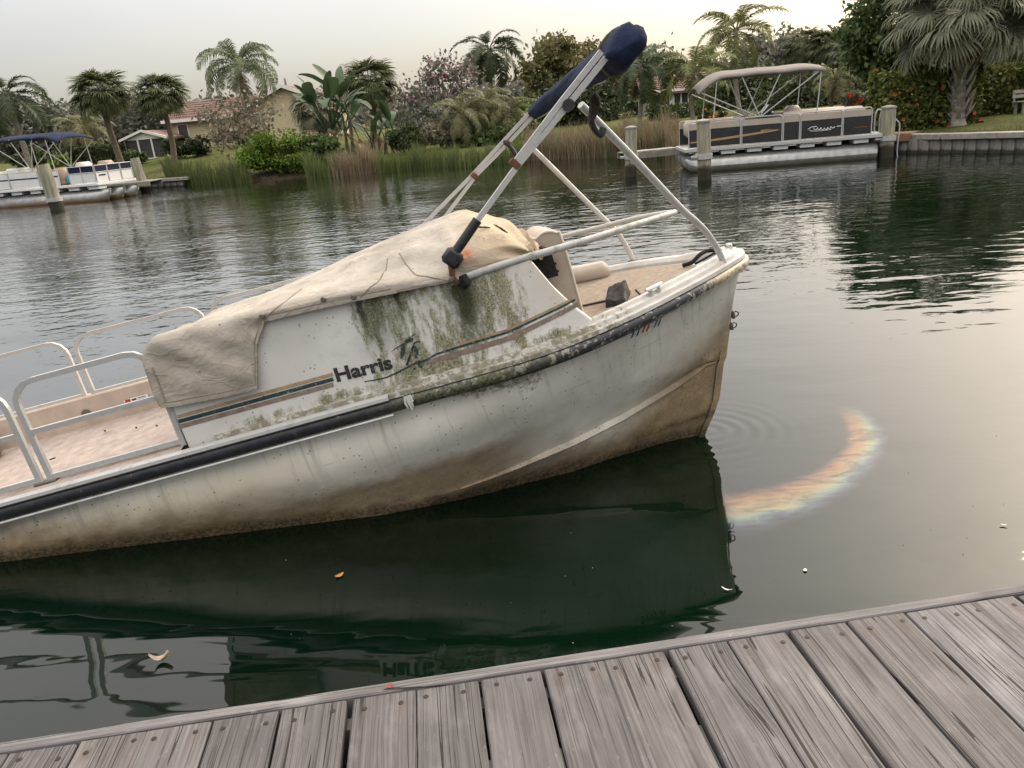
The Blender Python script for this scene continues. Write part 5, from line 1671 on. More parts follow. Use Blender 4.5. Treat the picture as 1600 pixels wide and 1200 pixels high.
def screen_house():
    Y = 60.0
    a = aty(199, 245, Y); b = aty(262, 240, Y)
    gz = land_z(a.x, Y) - .05
    w = b.x - a.x
    root = empty('screen_porch', (a.x, Y, gz), 0, 'white gabled screen porch with dark mesh sides beside the yellow house', 'porch')
    ze = aty(199, 217, Y).z - gz; za = aty(229, 203, Y).z - gz
    MB().prism([(-.1, ze), (w * .5, za), (w + .1, ze), (w + .1, ze - .14), (-.1, ze - .14)], lambda u, v, q: (u, q, v), .12).build('gable', M['trim_white'], root, False)
    roof_gable(root, 0, w, .02, 5, ze, za, M['roof_red'], 'y', .25)
    mb = MB()
    for s in (-1, 1):
        xe = w / 2 + s * (w / 2 + .25); zz = ze - .25 * (za - ze) / (w / 2)
        mb.prism([(w / 2, za + .05), (xe, zz + .05), (xe, zz - .12), (w / 2, za - .12)], lambda u, v, q: (u, -.27 + q, v), .05)
    mb.build('fascia', M['trim_white'], root, False)
    n = 3
    for k in range(n):
        MB().box((w * (k + .5) / n, .06, ze / 2 - .05), (w / n - .1, .02, ze - .2)).build('screen', M['screen_dark'], root, False)
    for k in range(n + 1): MB().box((w * k / n, .04, ze / 2 - .03), (.11, .10, ze - .1)).build('post', M['trim_white'], root, False)
    MB().box((w / 2, .04, .08), (w, .14, .16)).build('sill', M['trim_white'], root, False)
    MB().box((w / 2, 2.6, ze / 2), (w - .2, 4.6, ze - .3)).build('inner_wall', M['screen_dark'], root, False)
screen_house()

def mid_house():
    Y = 60.0
    a = aty(1012, 178, Y); b = aty(1120, 170, Y)
    gz = land_z(a.x, Y) - .1
    w = b.x - a.x
    root = empty('house', (a.x, Y, gz), math.radians(-4), 'low house with red roof and white framed windows beyond the coconut palms', 'house')
    ze = aty(1050, 140, Y).z - gz; zr = aty(1040, 118, Y + 3).z - gz
    MB().box((w / 2, 3, ze / 2 - .3), (w, 6, ze + .5)).build('wall', M['trim_white'], root, False)
    roof_gable(root, 0, w, 0, 6, ze, zr, M['roof_red'], 'x', .5)
    MB().box((w / 2, -.42, ze - .1), (w + 1, .06, .25)).build('fascia', M['trim_white'], root, False)
    MB().box((w * .2, -.06, ze * .46), (w * .22, .05, ze * .85)).build('porch_screen', M['screen_dark'], root, False)
    window(root, (w * .58, -.06, ze * .55), w * .42, ze * .62, 4, .10)
    window(root, (w * .90, -.06, ze * .55), w * .14, ze * .5, 1, .10)
mid_house()

def grey_house():
    Y = 92.0
    a = aty(770, 178, Y); b = aty(842, 172, Y)
    gz = land_z(a.x, Y)
    w = b.x - a.x
    root = empty('house', (a.x, Y, gz), 0, 'distant house with a plain grey roof above the bushes', 'house')
    ze = aty(810, 164, Y).z - gz; zr = aty(810, 148, Y + 3).z - gz
    MB().box((w / 2, 3, ze / 2 - .3), (w, 6, ze + .5)).build('wall', M['trim_white'], root, False)
    roof_gable(root, 0, w, 0, 6, ze, zr, M['roof_grey'], 'x', .5)
    window(root, (w * .6, -.05, ze * .5), w * .2, ze * .4, 2, .1)
grey_house()
# ------------------------------------------------------------------ palms
def frond_mesh(name, mat, L=2.4, a0=0.9, a1=-1.0, pairs=34, leaf=0.55, w=0.045, hang=0.5, seed=1, start=.16):
    """feather frond: base at origin, leaves along +X"""
    rs = np.random.default_rng(seed)
    n = 14
    pts = [Vector((0, 0, 0))]; dirs = []
    for i in range(n):
        f = i / (n - 1)
        a = a0 + (a1 - a0) * f ** 1.25
        d = Vector((math.cos(a), 0, math.sin(a)))
        dirs.append(d); pts.append(pts[-1] + d * (L / n))
    mb = MB()
    mb.tube(pts, [0.030 * (1 - .85 * i / n) for i in range(n + 1)], 4)
    def at(f):
        k = min(n - 1, int(f * n)); r = f * n - k
        return pts[k].lerp(pts[k + 1], r), dirs[min(n - 1, k)]
    for k in range(pairs):
        f = start + (1 - start) * (k + .5) / pairs
        p, d = at(f)
        ll = leaf * (math.sin(math.pi * min(1, (f - start) / (1 - start) * .86 + .14)) ** .6) * rs.uniform(.85, 1.1)
        nrm = Vector((-d.z, 0, d.x))
        for s in (-1, 1):
            out = (Vector((0, s, 0)) * .85 + d * rs.uniform(.35, .65) + nrm * rs.uniform(-.05, .28)).normalized()
            dn = Vector((0, 0, -1))
            p1 = p + out * ll * .5
            out2 = (out + dn * hang * rs.uniform(.8, 1.3)).normalized()
            p2 = p1 + out2 * ll * .55
            side = d.cross(out).cross(out).normalized() if False else d
            wv = d * w * .5
            mb.add([p - wv, p + wv, p1 + wv * 1.15, p1 - wv * 1.15, p2 + wv * .15, p2 - wv * .15], [(0, 1, 2, 3), (3, 2, 4, 5)])
    return mb.mesh(name, mat, False, recalc=False)

def fan_mesh(name, mat, lp=1.0, R=0.95, blades=22, spread=2.2, droop=.55, seed=1, a0=.5):
    """fan leaf: petiole along +X then radiating blades"""
    rs = np.random.default_rng(seed)
    mb = MB()
    pts = []
    p = Vector((0, 0, 0)); n = 6
    for i in range(n + 1):
        pts.append(p.copy()); a = a0 - .5 * i / n
        p = p + Vector((math.cos(a), 0, math.sin(a))) * lp / n
    mb.tube(pts, [.022 - .012 * i / n for i in range(n + 1)], 4)
    hub = pts[-1]; ah = a0 - .55
    fx = Vector((math.cos(ah), 0, math.sin(ah))); up = Vector((-math.sin(ah), 0, math.cos(ah)))
    for k in range(blades):
        t = -spread + 2 * spread * k / (blades - 1)
        d = fx * math.cos(t) + Vector((0, 1, 0)) * math.sin(t)
        d = (d + up * (.18 - .10 * math.cos(t * 1.3)) + up * rs.uniform(-.1, .1)).normalized()
        l = R * (0.72 + .28 * math.cos(t * .7)) * rs.uniform(.88, 1.06)
        sd = d.cross(up).normalized()
        w = R * 1.35 * spread / blades / 2.2
        p1 = hub + d * l * .5
        d2 = (d + Vector((0, 0, -1)) * droop * rs.uniform(.6, 1.3)).normalized()
        p2 = p1 + d2 * l * .32
        d3 = (d2 + Vector((0, 0, -1)) * droop * 1.5 * rs.uniform(.6, 1.4)).normalized()
        p3 = p2 + d3 * l * .22
        mb.add([hub - sd * w * .15, hub + sd * w * .15, p1 + sd * w, p1 - sd * w, p2 + sd * w * .55, p2 - sd * w * .55, p3 + sd * w * .08, p3 - sd * w * .08],
               [(0, 1, 2, 3), (3, 2, 4, 5), (5, 4, 6, 7)])
    return mb.mesh(name, mat, False, recalc=False)

FR = {}
for nm, mat, kw in (('coconut', 'coconut_leaf', dict(L=3.0, a0=.55, a1=-1.0, pairs=40, leaf=.75, w=.06, hang=.55)),
                    ('royal', 'royal_leaf', dict(L=2.8, a0=.55, a1=-1.1, pairs=44, leaf=.62, w=.06, hang=.35)),
                    ('queen', 'queen_leaf', dict(L=3.0, a0=.75, a1=-1.35, pairs=46, leaf=.70, w=.045, hang=1.5)),
                    ('olive', 'olive_leaf', dict(L=2.3, a0=.75, a1=-1.1, pairs=36, leaf=.50, w=.04, hang=.9))):
    FR[nm] = [frond_mesh('frond', M[mat], seed=k + 3, **{**kw, 'a1': kw['a1'] + .3 * (k - 1)}) for k in range(3)]
FR['hang'] = [frond_mesh('frond', M['dead_leaf'], L=2.0, a0=-.5, a1=-1.5, pairs=26, leaf=.45, w=.04, hang=1.2, seed=21)]
FR['sabal'] = [fan_mesh('frond', M['sabal_leaf'], 1.05, .95, 30, 2.25, .45, k + 2) for k in range(3)]
FR['sabal_grey'] = [fan_mesh('frond', M['sabal_leaf_grey'], 1.25, 1.15, 46, 2.3, .7, k + 2) for k in range(3)]
FR['sabal_dead'] = [fan_mesh('frond', M['dead_leaf'], .9, .8, 18, 1.6, 1.3, k + 9, .1) for k in range(2)]

def palm(kind, base, top, Y, label, nf, scale=1.0, r=(.20, .14), bark='palm_bark', el=(-.5, 1.25), dead=0, dead_kind='sabal_dead', bend=0.15, gz=None, name='palm_tree', cat='palm tree', group=None, boots=False, dead_el=(-1.3, -.7)):
    """base, top: pixels of trunk foot and crown centre at depth Y"""
    b = aty(base[0], base[1], Y); t = aty(top[0], top[1], Y)
    z0 = land_z(b.x, Y) - .1 if gz is None else gz
    root = empty(name, (b.x, Y, z0), 0, label, cat, group)
    h = t.z - z0; dx = t.x - b.x
    rs = random.Random(int(base[0] * 13 + top[1]))
    pts, rad = [], []
    n = 14
    for i in range(n + 1):
        f = i / n
        pts.append((dx * f + bend * math.sin(f * math.pi) * (1 if dx >= 0 else -1), .1 * math.sin(f * 5), h * f))
        rad.append((r[0] + (r[1] - r[0]) * f) * (1.35 if i == 0 else 1) * (1 + .05 * (i % 2)))
    MB().tube(pts, rad, 10).build('trunk', M[bark], root)
    top_p = Vector(pts[-1])
    if boots:
        bt = MB().add([(0, -.06, 0), (0, .06, 0), (.13, .045, .20), (.13, -.045, .20), (.20, .02, .42), (.20, -.02, .42), (.02, -.05, .06), (.02, .05, .06), (.10, .03, .24), (.10, -.03, .24)],
                      [(0, 1, 2, 3), (3, 2, 4, 5), (6, 9, 8, 7), (9, 5, 4, 8), (0, 3, 5, 9), (1, 7, 8, 2)]).mesh('leaf_boot', M[bark], True, 40)
        k = 0
        zz = h * .10
        while zz < h * .97:
            for q in range(6):
                a = q * math.pi / 3 + k * .55 + rs.uniform(-.1, .1)
                f = zz / h
                c = Vector(pts[0]).lerp(Vector(pts[-1]), f)
                rr = r[0] + (r[1] - r[0]) * f
                link('leaf_boot', bt, root, (c.x + math.cos(a) * rr * .85, c.y + math.sin(a) * rr * .85, zz), (0, rs.uniform(-.05, .25), a), rs.uniform(1.0, 1.3))
            zz += .21; k += 1
    ms = FR[kind]
    ga = 2.39996
    for k in range(nf):
        f = (k + .5) / nf
        e = el[1] + (el[0] - el[1]) * f ** .85
        a = k * ga + rs.uniform(-.2, .2)
        s = scale * rs.uniform(.88, 1.08) * (0.85 if f < .15 else 1)
        off = e - (.45 if kind.startswith('sabal') else .55)
        link('frond', ms[k % len(ms)], root, top_p + Vector((math.cos(a) * .06, math.sin(a) * .06, -.10 * f)), Matrix.Rotation(a, 3, 'Z').to_4x4().to_euler() if False else (Matrix.Rotation(a, 3, 'Z') @ Matrix.Rotation(-off, 3, 'Y') @ Matrix.Rotation(rs.uniform(-.5, .5), 3, 'X')).to_euler(), s)
    for k in range(dead):
        a = k * ga * 1.7 + rs.uniform(-.3, .3)
        e = rs.uniform(*dead_el)
        d = FR[dead_kind][k % len(FR[dead_kind])]
        link('frond', d, root, top_p + Vector((0, 0, -.15)), (Matrix.Rotation(a, 3, 'Z') @ Matrix.Rotation(-e, 3, 'Y')).to_euler(), scale * rs.uniform(.7, .95))['label'] = 'dead brown frond'
    return root

# ------------------------------------------------------------------ leaf clouds
def leaf_quads(C, size, rs, aspect=1.6, up=0.3):
    """one folded quad per centre"""
    n = len(C)
    d = rs.normal(size=(n, 3)); d[:, 2] += up * 0
    d /= np.linalg.norm(d, axis=1, keepdims=True)
    e = rs.normal(size=(n, 3)); e -= d * (e * d).sum(1, keepdims=True); e /= np.linalg.norm(e, axis=1, keepdims=True)
    s = size * rs.uniform(.6, 1.3, size=(n, 1))
    a = d * s * aspect * .5; b = e * s * .5
    V = np.stack([C - a, C + b, C + a, C - b], 1).reshape(-1, 3)
    F = np.arange(4 * n).reshape(-1, 4)
    return V, F

def crown_points(rs, n, clumps, rad, shell=.55, spread=.28, flat=1.0):
    """clumped centres in an ellipsoid of radii rad"""
    d = rs.normal(size=(clumps, 3)); d /= np.linalg.norm(d, axis=1, keepdims=True)
    r = shell + (1 - shell) * rs.random((clumps, 1)) ** .6
    c = d * r * np.array(rad)
    c[:, 2] = np.where(c[:, 2] < -.55 * rad[2], c[:, 2] * .6, c[:, 2])
    w = rs.uniform(.5, 1.6, clumps); w /= w.sum()
    k = rs.choice(clumps, n, p=w)
    sp = spread * np.mean(rad) * rs.uniform(.6, 1.3, clumps)[k][:, None]
    P = c[k] + rs.normal(size=(n, 3)) * sp * np.array([1, 1, .7])
    return P, c

def tree(base, centre, Y, rad_px, label, leaf, n=5000, size=.22, clumps=34, depth=None, bark='tree_bark', tr=.14, spread=.24, shell=.5, name='tree', cat='tree', group=None, flowers=None, nfl=0, limbs=9, lx=None):
    b = aty(base[0], base[1], Y); c = aty(centre[0], centre[1], Y)
    z0 = land_z(b.x, Y) - .1
    root = empty(name, (b.x, Y, z0), 0, label, cat, group)
    k = Y * 1.06 / F_PX
    rad = (rad_px[0] * k, (depth or rad_px[0] * k * .9), rad_px[1] * k)
    seed = int(base[0] * 7 + centre[1] * 3)
    rs = np.random.default_rng(seed)
    cc = np.array([c.x - b.x, 0, c.z - z0])
    P, cl = crown_points(rs, n, clumps, rad, shell, spread)
    P = P + cc
    P[:, 2] = np.maximum(P[:, 2], .15)
    V, F = leaf_quads(P, size, rs)
    link('crown', np_mesh('crown', V, F, M[leaf]), root)
    mb = MB()
    fork = Vector((cc[0] * .5, 0, max(.4, cc[2] - rad[2] * .75)))
    mb.tube([(0, 0, -.1), (cc[0] * .2, .02, fork.z * .5), fork], [tr * 1.3, tr, tr * .8], 8)
    mb.build('trunk', M[bark], root)
    mb = MB()
    for i in range(min(limbs, len(cl))):
        q = Vector(cl[i] + cc)
        m = fork.lerp(q, .5) + Vector((0, 0, .12 * rad[2]))
        mb.tube([fork, m, q], [tr * .55, tr * .32, tr * .1], 5)
    mb.build('limbs', M[bark], root)
    if flowers:
        top = P[P[:, 2] > cc[2] - rad[2] * .2]
        q = top[rs.choice(len(top), nfl)] + rs.normal(size=(nfl, 3)) * .08 + np.array([0, -.08, .06])
        V, F = leaf_quads(q, size * .8, rs, 1.1)
        link('blossom', np_mesh('blossom', V, F, M[flowers]), root)
    return root

def bush(base, rad, Y, label, leaf, n=2500, size=.14, name='bush', cat='bush', box=False, group=None, flowers=None, nfl=0, lift=.0, fl_size=.12, rz=0):
    b = aty(base[0], base[1], Y)
    z0 = land_z(b.x, Y) - .05 + lift
    root = empty(name, (b.x, Y, z0), rz, label, cat, group)
    rs = np.random.default_rng(int(base[0] * 5 + Y))
    if box:
        P = rs.uniform(-1, 1, (n, 3))
        ax = rs.integers(0, 3, n); m = rs.random(n) < .75
        sg = np.sign(P[np.arange(n), ax])
        P[np.arange(n), ax] = np.where(m, sg * rs.uniform(.82, 1.04, n), P[np.arange(n), ax])
        lump = np.array([1 + .16 * noise.noise((p[0] * rad[0] * 1.1, p[2] * 2, p[1] * 2)) for p in P])
        P = P * np.array(rad)
        P[:, 2] = (P[:, 2] + rad[2]) * lump
        P[:, 1] *= lump
    else:
        P, _ = crown_points(rs, n, 26, (rad[0] * .88, rad[1] * .85, rad[2] * .80), .45, .20)
        P[:, 2] += rad[2] * .9
        P[:, 2] = np.maximum(P[:, 2], .03)
    V, F = leaf_quads(P, size, rs)
    link('foliage', np_mesh('foliage', V, F, M[leaf]), root)
    mb = MB()
    rr = random.Random(int(base[0]))
    ns = 14 if box else 7
    for k in range(ns):
        x = (-.9 + 1.8 * k / (ns - 1)) * rad[0] if box else rr.uniform(-.25, .25) * rad[0]
        mb.tube([(x, 0, -.05), (x + rr.uniform(-.1, .1), rr.uniform(-.1, .1), rad[2] * .8), (x + rr.uniform(-.4, .4) * min(1, rad[0]), rr.uniform(-.3, .3) * rad[1], rad[2] * 1.4)], [.04, .028, .012], 5)
    mb.build('stems', M['tree_bark'], root)
    if flowers:
        fr = P[(P[:, 1] < -rad[1] * .5) | (P[:, 2] > rad[2] * 1.7)]
        q = fr[rs.choice(len(fr), nfl)] + np.array([0, -.08, .05])
        # each bloom is a small rosette
        V = []; F = []
        for p in q:
            for j in range(5):
                a = j * 1.2566
                d = np.array([math.cos(a), -.35, math.sin(a)]) * fl_size
                e = np.array([-math.sin(a), 0, math.cos(a)]) * fl_size * .45
                k = len(V)
                V += [p, p + d * .6 + e, p + d, p + d * .6 - e]; F.append((k, k + 1, k + 2, k + 3))
        link('blossom', np_mesh('blossom', V, F, M[flowers]), root)
    return root

def reeds(pts, label, mat, n, h, depth, name='reeds', lean=.30, w=.03, heads=0, hv=.6):
    """stuff: upright blades scattered along a shore line of pixels"""
    rs = np.random.default_rng(int(pts[0][0] + n))
    A = [onz(*p) for p in pts]
    V = []; F = []
    L = [0]
    for a, b in zip(A, A[1:]): L.append(L[-1] + (b - a).length)
    dens = [noise.noise((i * .37, n * .01, 0)) for i in range(400)]
    k = 0
    while k < n:
        s = rs.random() * L[-1]
        if rs.random() > .55 + .9 * dens[int(s * 6) % 400]: continue
        k += 1
        i = max(j for j in range(len(A) - 1) if L[j] <= s)
        p = A[i].lerp(A[i + 1], (s - L[i]) / (L[i + 1] - L[i]))
        rad = p.normalized()
        d = rs.random() ** 1.3 * depth
        x, y = p.x + rad.x * d, p.y + rad.y * d
        z = max(-.05, land_z(x, y))
        hh = h * rs.uniform(1 - hv, 1 + hv * .6) * (0.8 + .4 * dens[int(s * 6) % 400])
        lx, ly = rs.normal(0, lean * hh * .5), rs.normal(0, lean * hh * .4)
        a = rs.uniform(-.9, .9); wx, wy = math.cos(a) * w * rs.uniform(.6, 1.3) / 2, math.sin(a) * w / 2
        b = len(V)
        m = (x + lx * .3, y + ly * .3, z + hh * .6)
        t = (x + lx, y + ly, z + hh * (1 - .15 * abs(lx)))
        V += [(x - wx, y - wy, z - .05), (x + wx, y + wy, z - .05), (m[0] + wx * .8, m[1] + wy * .8, m[2]), (m[0] - wx * .8, m[1] - wy * .8, m[2]), (t[0] + wx * .12, t[1], t[2]), (t[0] - wx * .12, t[1], t[2])]
        F += [(b, b + 1, b + 2, b + 3), (b + 3, b + 2, b + 4, b + 5)]
    o = link(name, np_mesh(name, V, F, M[mat]))
    return tag(o, label, 'reeds', kind='stuff')

def paddle_plant(base, Y, label, nl, leaf_l, name='banana_plant', mat='banana_leaf', seed=1, cat='plant', stem=1.6, dead=3):
    b = aty(base[0], base[1], Y)
    z0 = land_z(b.x, Y) - .05
    root = empty(name, (b.x, Y, z0), 0, label, cat)
    ms = []
    for q, mt in ((0, mat), (1, mat), (2, mat), (3, 'dead_leaf')):
        P = []
        n = 12
        droop = (.5, .95, 1.5, 2.2)[q]
        c = Vector((0, 0, 0)); a = 1.35 - (.0, .15, .4, 1.9)[q]
        # petiole
        mb = MB(); pp = [c.copy()]
        for i in range(4):
            c = c + Vector((math.cos(a), 0, math.sin(a))) * stem * .18; pp.append(c.copy()); a -= .05
        mb.tube(pp, [.05, .045, .04, .03, .025], 5)
        rs = np.random.default_rng(q + 4)
        for i in range(n + 1):
            f = i / n
            wid = .26 * math.sin(math.pi * (f * .93 + .05)) ** .55 * leaf_l / 1.6
            nr = Vector((-math.sin(a), 0, math.cos(a)))
            row = []
            for j in (-1, -.5, 0, .5, 1):
                tear = 1 + .10 * rs.uniform(-1, 1) * abs(j)
                row.append(c + Vector((0, j * wid * tear, 0)) + nr * (abs(j) * wid * .35 - .25 * wid * max(0, abs(j) - .5)))
            P.append(row)
            c = c + Vector((math.cos(a), 0, math.sin(a))) * leaf_l / n
            a -= droop / n
        mb.grid(P)
        ms.append(mb.mesh('leaf', M[mt], True, 70, recalc=False))
    rr = random.Random(seed)
    mb = MB()
    spots = []
    for k in range(5):
        x, y = rr.uniform(-.9, .9), rr.uniform(-.5, .5); hh = stem * rr.uniform(.6, 1.15)
        spots.append(Vector((x, y, hh)))
        mb.tube([(x * .8, y, 0), (x * .9, y, hh * .5), (x, y, hh)], [.13, .10, .07], 7)
    mb.build('stems', M['tree_bark'], root)
    for k in range(nl + dead):
        a = k * 2.39996 + rr.uniform(-.3, .3)
        q = 3 if k >= nl else rr.choice((0, 0, 1, 1, 2))
        link('leaf', ms[q], root, spots[k % 5] + Vector((0, 0, rr.uniform(-.2, .1))), (rr.uniform(-.3, .3), rr.uniform(-.15, .25), a), rr.uniform(.75, 1.15))
    return root

# ------------------------------------------------------------------ planting
def plant_everything():
    # --- left shore
    palm('royal', (42, 262), (10, 145), 47, 'feathery palm cut by the picture edge, leaning over the navy canopy', 17, 1.0, (.19, .13), 'pale_bark', (-.55, 1.2), 3, 'hang')
    palm('sabal', (192, 255), (158, 146), 52, 'round-headed cabbage palm, left one of a pair on the lawn', 54, 1.05, (.22, .15), 'palm_bark', (-.45, 1.4), 5, dead_el=(-1.0, -.5))
    palm('sabal', (270, 250), (250, 148), 52, 'round-headed cabbage palm, right one of a pair, nearer the porch', 50, 1.0, (.20, .14), 'palm_bark', (-.45, 1.4), 5, dead_el=(-1.0, -.5))
    palm('olive', (150, 240), (128, 200), 66, 'small yellowish palm half hidden behind the navy canopy', 30, 1.25, (.2, .16), 'palm_bark', (-.9, 1.2), 4, 'hang')
    palm('queen', (386, 252), (373, 102), 50, 'tall queen palm with drooping green fronds beside the yellow house', 22, 1.05, (.17, .12), 'pale_bark', (-.35, 1.3), 5, 'hang')
    tree((385, 255), (372, 192), 48, (58, 42), 'thin grey-leaved small tree in front of the queen palm trunk', 'grey_leaf', 2300, .17, 40, bark='tree_bark', tr=.10, spread=.20, limbs=26, shell=.3)
    bush((160, 251), (1.9, 1.0, .68), 60, 'clipped dark green hedge left of the screen porch', 'dark_leaf', 5200, .14, box=True, name='hedge', cat='hedge')
    bush((206, 250), (1.2, .8, .55), 57, 'low light green shrub at the corner of the screen porch', 'deep_leaf', 1600, .14)
    bush((278, 240), (1.0, .8, .85), 57, 'rounded dark shrub below the yellow house wall, nearer the porch', 'dark_leaf', 2200, .14)
    bush((312, 240), (1.3, .8, .8), 57, 'wide dark shrub below the yellow house, by the grey-leaved tree', 'dark_leaf', 2300, .14)
    bush((96, 252), (.9, .7, .7), 58, 'small yellow-green shrub behind the navy-canopied boat', 'bright_leaf', 1300, .14)
    bush((60, 256), (2.2, .9, .9), 60, 'dark shrubbery under the leaning feathery palm', 'dark_leaf', 2600, .18)
    for i, (x, y, cx, cy, rx, ry, Y, lb) in enumerate((
            (20, 250, 10, 205, 70, 40, 95, 'distant dark tree beneath the palm at the picture edge'),
            (110, 245, 105, 205, 60, 38, 100, 'distant tree behind the small yellowish palm'),
            (205, 240, 195, 196, 62, 40, 98, 'distant twiggy tree between the two cabbage palm trunks'),
            (290, 232, 262, 188, 50, 34, 96, 'distant tree to the right of the cabbage palm pair'))):
        tree((x, y), (cx, cy), Y, (rx, ry), lb, 'hazed_leaf', 4200, .36, 46, spread=.20, shell=.35, limbs=14)
    # --- middle shore
    bush((448, 286), (2.35, 1.4, 1.1), 43.2, 'bright green leafy bush overhanging the water', 'bright_leaf', 15000, .105)
    bush((508, 280), (1.2, 1.0, 1.0), 44, 'duller green bush between the bright bush and the dry reeds', 'deep_leaf', 3200, .15)
    paddle_plant((540, 250), 46.5, 'clump of banana-like plants with big paddle leaves', 24, 1.8, seed=3, stem=2.3, dead=8)
    paddle_plant((598, 250), 47.5, 'smaller paddle-leaved plant beside the dark round shrub', 12, 1.5, seed=8, stem=1.2, dead=4)
    palm('sabal', (585, 240), (577, 128), 56, 'cabbage palm rising behind the banana-like plants', 54, 1.15, (.24, .18), 'palm_bark', (-.55, 1.4), 10)
    palm('sabal_grey', (498, 235), (500, 172), 52, 'low silvery fan palm left of the banana-like plants', 40, .95, (.24, .2), 'palm_bark', (-.6, 1.3), 6)
    bush((640, 252), (1.15, 1.0, .95), 46, 'dark round shrub on the reedy bank', 'dark_leaf', 3200, .14)
    tree((692, 245), (690, 150), 56, (58, 52), 'grey twiggy tree topped with pink blossom', 'hazed_leaf', 2600, .19, 60, tr=.13, spread=.17, shell=.45, limbs=40, flowers='pink_flower', nfl=480)
    tree((700, 245), (700, 195), 54, (60, 30), 'dense grey-green shrub tree under the pink blossom', 'hazed_leaf', 3600, .2, 40, spread=.2)
    palm('olive', (735, 240), (722, 178), 47, 'pale olive palm with a grey skirt, left of three', 26, .95, (.16, .13), 'palm_bark', (-.7, 1.25), 8, 'hang', bend=.05)
    palm('olive', (762, 240), (758, 162), 48.5, 'pale olive palm with a grey skirt, middle and tallest of three', 26, 1.0, (.16, .13), 'palm_bark', (-.7, 1.25), 8, 'hang', bend=.05)
    palm('olive', (790, 238), (796, 176), 48, 'pale olive palm with a grey skirt, right of three', 24, .95, (.16, .13), 'palm_bark', (-.7, 1.25), 6, 'hang', bend=.05)
    palm('royal', (778, 230), (764, 76), 62, 'tall dark feather palm against the open sky', 20, 1.2, (.2, .14), 'pale_bark', (-.75, 1.25), 0)
    tree((868, 215), (868, 122), 62, (42, 56), 'tall olive-green tree left of the navy canopy roll', 'olive_tree_leaf', 6500, .24, 60, tr=.2, spread=.18)
    tree((940, 212), (930, 128), 64, (42, 56), 'olive-green tree behind the navy canopy roll', 'olive_tree_leaf', 6500, .24, 60, tr=.2, spread=.18)
    tree((900, 215), (905, 170), 58, (60, 34), 'dark understorey tree behind the dry reeds', 'dark_leaf', 5200, .22, 46, spread=.2)
    bush((838, 215), (1.9, 1.2, 1.15), 56, 'yellow-green shrub beneath the tall olive-green tree', 'bright_leaf', 3600, .17)
    tree((820, 200), (822, 165), 84, (42, 26), 'distant grey-green tree over the grey roof', 'hazed_leaf', 3200, .3, 30)
    bush((700, 246), (2.2, 1.0, .8), 47.5, 'brownish undergrowth below the pink-blossomed tree', 'grey_leaf', 2600, .15)
    bush((770, 243), (2.0, .8, .6), 46.5, 'low green undergrowth below the olive palms', 'deep_leaf', 2400, .15)
    palm('royal', (997, 205), (1000, 100), 46, 'slim feather palm just right of the navy canopy roll', 18, .95, (.13, .10), 'pale_bark', (-.6, 1.25), 3, 'hang')
    palm('coconut', (1086, 190), (1083, 108), 44, 'coconut palm in front of the red-roofed low house', 18, .85, (.14, .10), 'pale_bark', (-.4, 1.35), 3, 'hang')
    palm('coconut', (1157, 190), (1149, 45), 48, 'tallest coconut palm, rising over the tan canopy', 19, 1.0, (.15, .10), 'pale_bark', (-.4, 1.35), 2, 'hang')
    tree((1020, 200), (1030, 140), 72, (52, 45), 'dark tree behind the slim feather palm', 'deep_leaf', 5200, .27, 46)
    bush((1062, 182), (2.0, .6, .42), 52, 'clipped hedge below the white framed windows', 'deep_leaf', 2600, .13, box=True, name='hedge', cat='hedge')
    bush((1108, 186), (1.0, .6, .35), 46, 'low plants with orange flowers near the coconut palm', 'deep_leaf', 700, .12, flowers='orange_flower', nfl=26, fl_size=.07)
    # --- background right
    tree((1215, 185), (1215, 105), 66, (56, 48), 'grey hazy oak behind the tan canopy', 'hazed_leaf', 6000, .26, 60, spread=.18)
    tree((1275, 180), (1275, 112), 70, (60, 46), 'broad hazy tree right of the grey oak', 'hazed_leaf', 6000, .26, 60, spread=.18)
    tree((1335, 175), (1335, 100), 60, (44, 50), 'hazy tree left of the tall dark tree', 'hazed_leaf', 5200, .24, 54, spread=.18)
    palm('sabal', (1258, 180), (1257, 70), 62, 'far cabbage palm above the right end of the tan canopy', 44, 1.0, (.2, .16), 'palm_bark', (-.6, 1.3), 6)
    palm('sabal', (1300, 178), (1299, 72), 60, 'far cabbage palm in the middle of the hazy trees', 44, 1.05, (.2, .16), 'palm_bark', (-.6, 1.3), 6)
    palm('sabal_grey', (1338, 175), (1336, 80), 58, 'silvery far palm next to the tall dark tree', 40, .9, (.2, .16), 'palm_bark', (-.6, 1.3), 6)
    tree((1180, 185), (1178, 150), 58, (60, 36), 'dark low tree behind the black pontoon boat helm', 'dark_leaf', 5200, .22, 46)
    tree((1260, 182), (1262, 155), 50, (70, 26), 'dark shrubbery behind the tan canopy poles', 'dark_leaf', 5200, .2, 46, limbs=4)
    palm('olive', (1303, 180), (1305, 122), 40, 'small yellow-green palm beyond the stern of the black pontoon boat', 24, .62, (.09, .07), 'palm_bark', (-.4, 1.3), 2, 'hang')
    bush((1338, 178), (.95, .8, .62), 38, 'grey-green shrub left of the red flowered hedge', 'sabal_leaf_grey', 1300, .13, flowers='red_flower', nfl=10)
    # --- right shore
    tree((1395, 160), (1398, 45), 35, (62, 92), 'tall dense dark green tree at the end of the flowered hedge', 'deep_leaf', 15000, .17, 80, tr=.2, spread=.17, limbs=14)
    tree((1470, 130), (1465, 20), 46, (60, 90), 'dark tree behind the big rough-trunked palm', 'deep_leaf', 8000, .22, 60, tr=.2, spread=.18)
    palm('sabal_grey', (1497, 186), (1508, 18), 27, 'big cabbage palm with a rough boot-covered trunk', 46, 1.15, (.25, .22), 'boot_bark', (-.45, 1.3), 6, boots=True, bend=.03, dead_el=(-1.0, -.5))
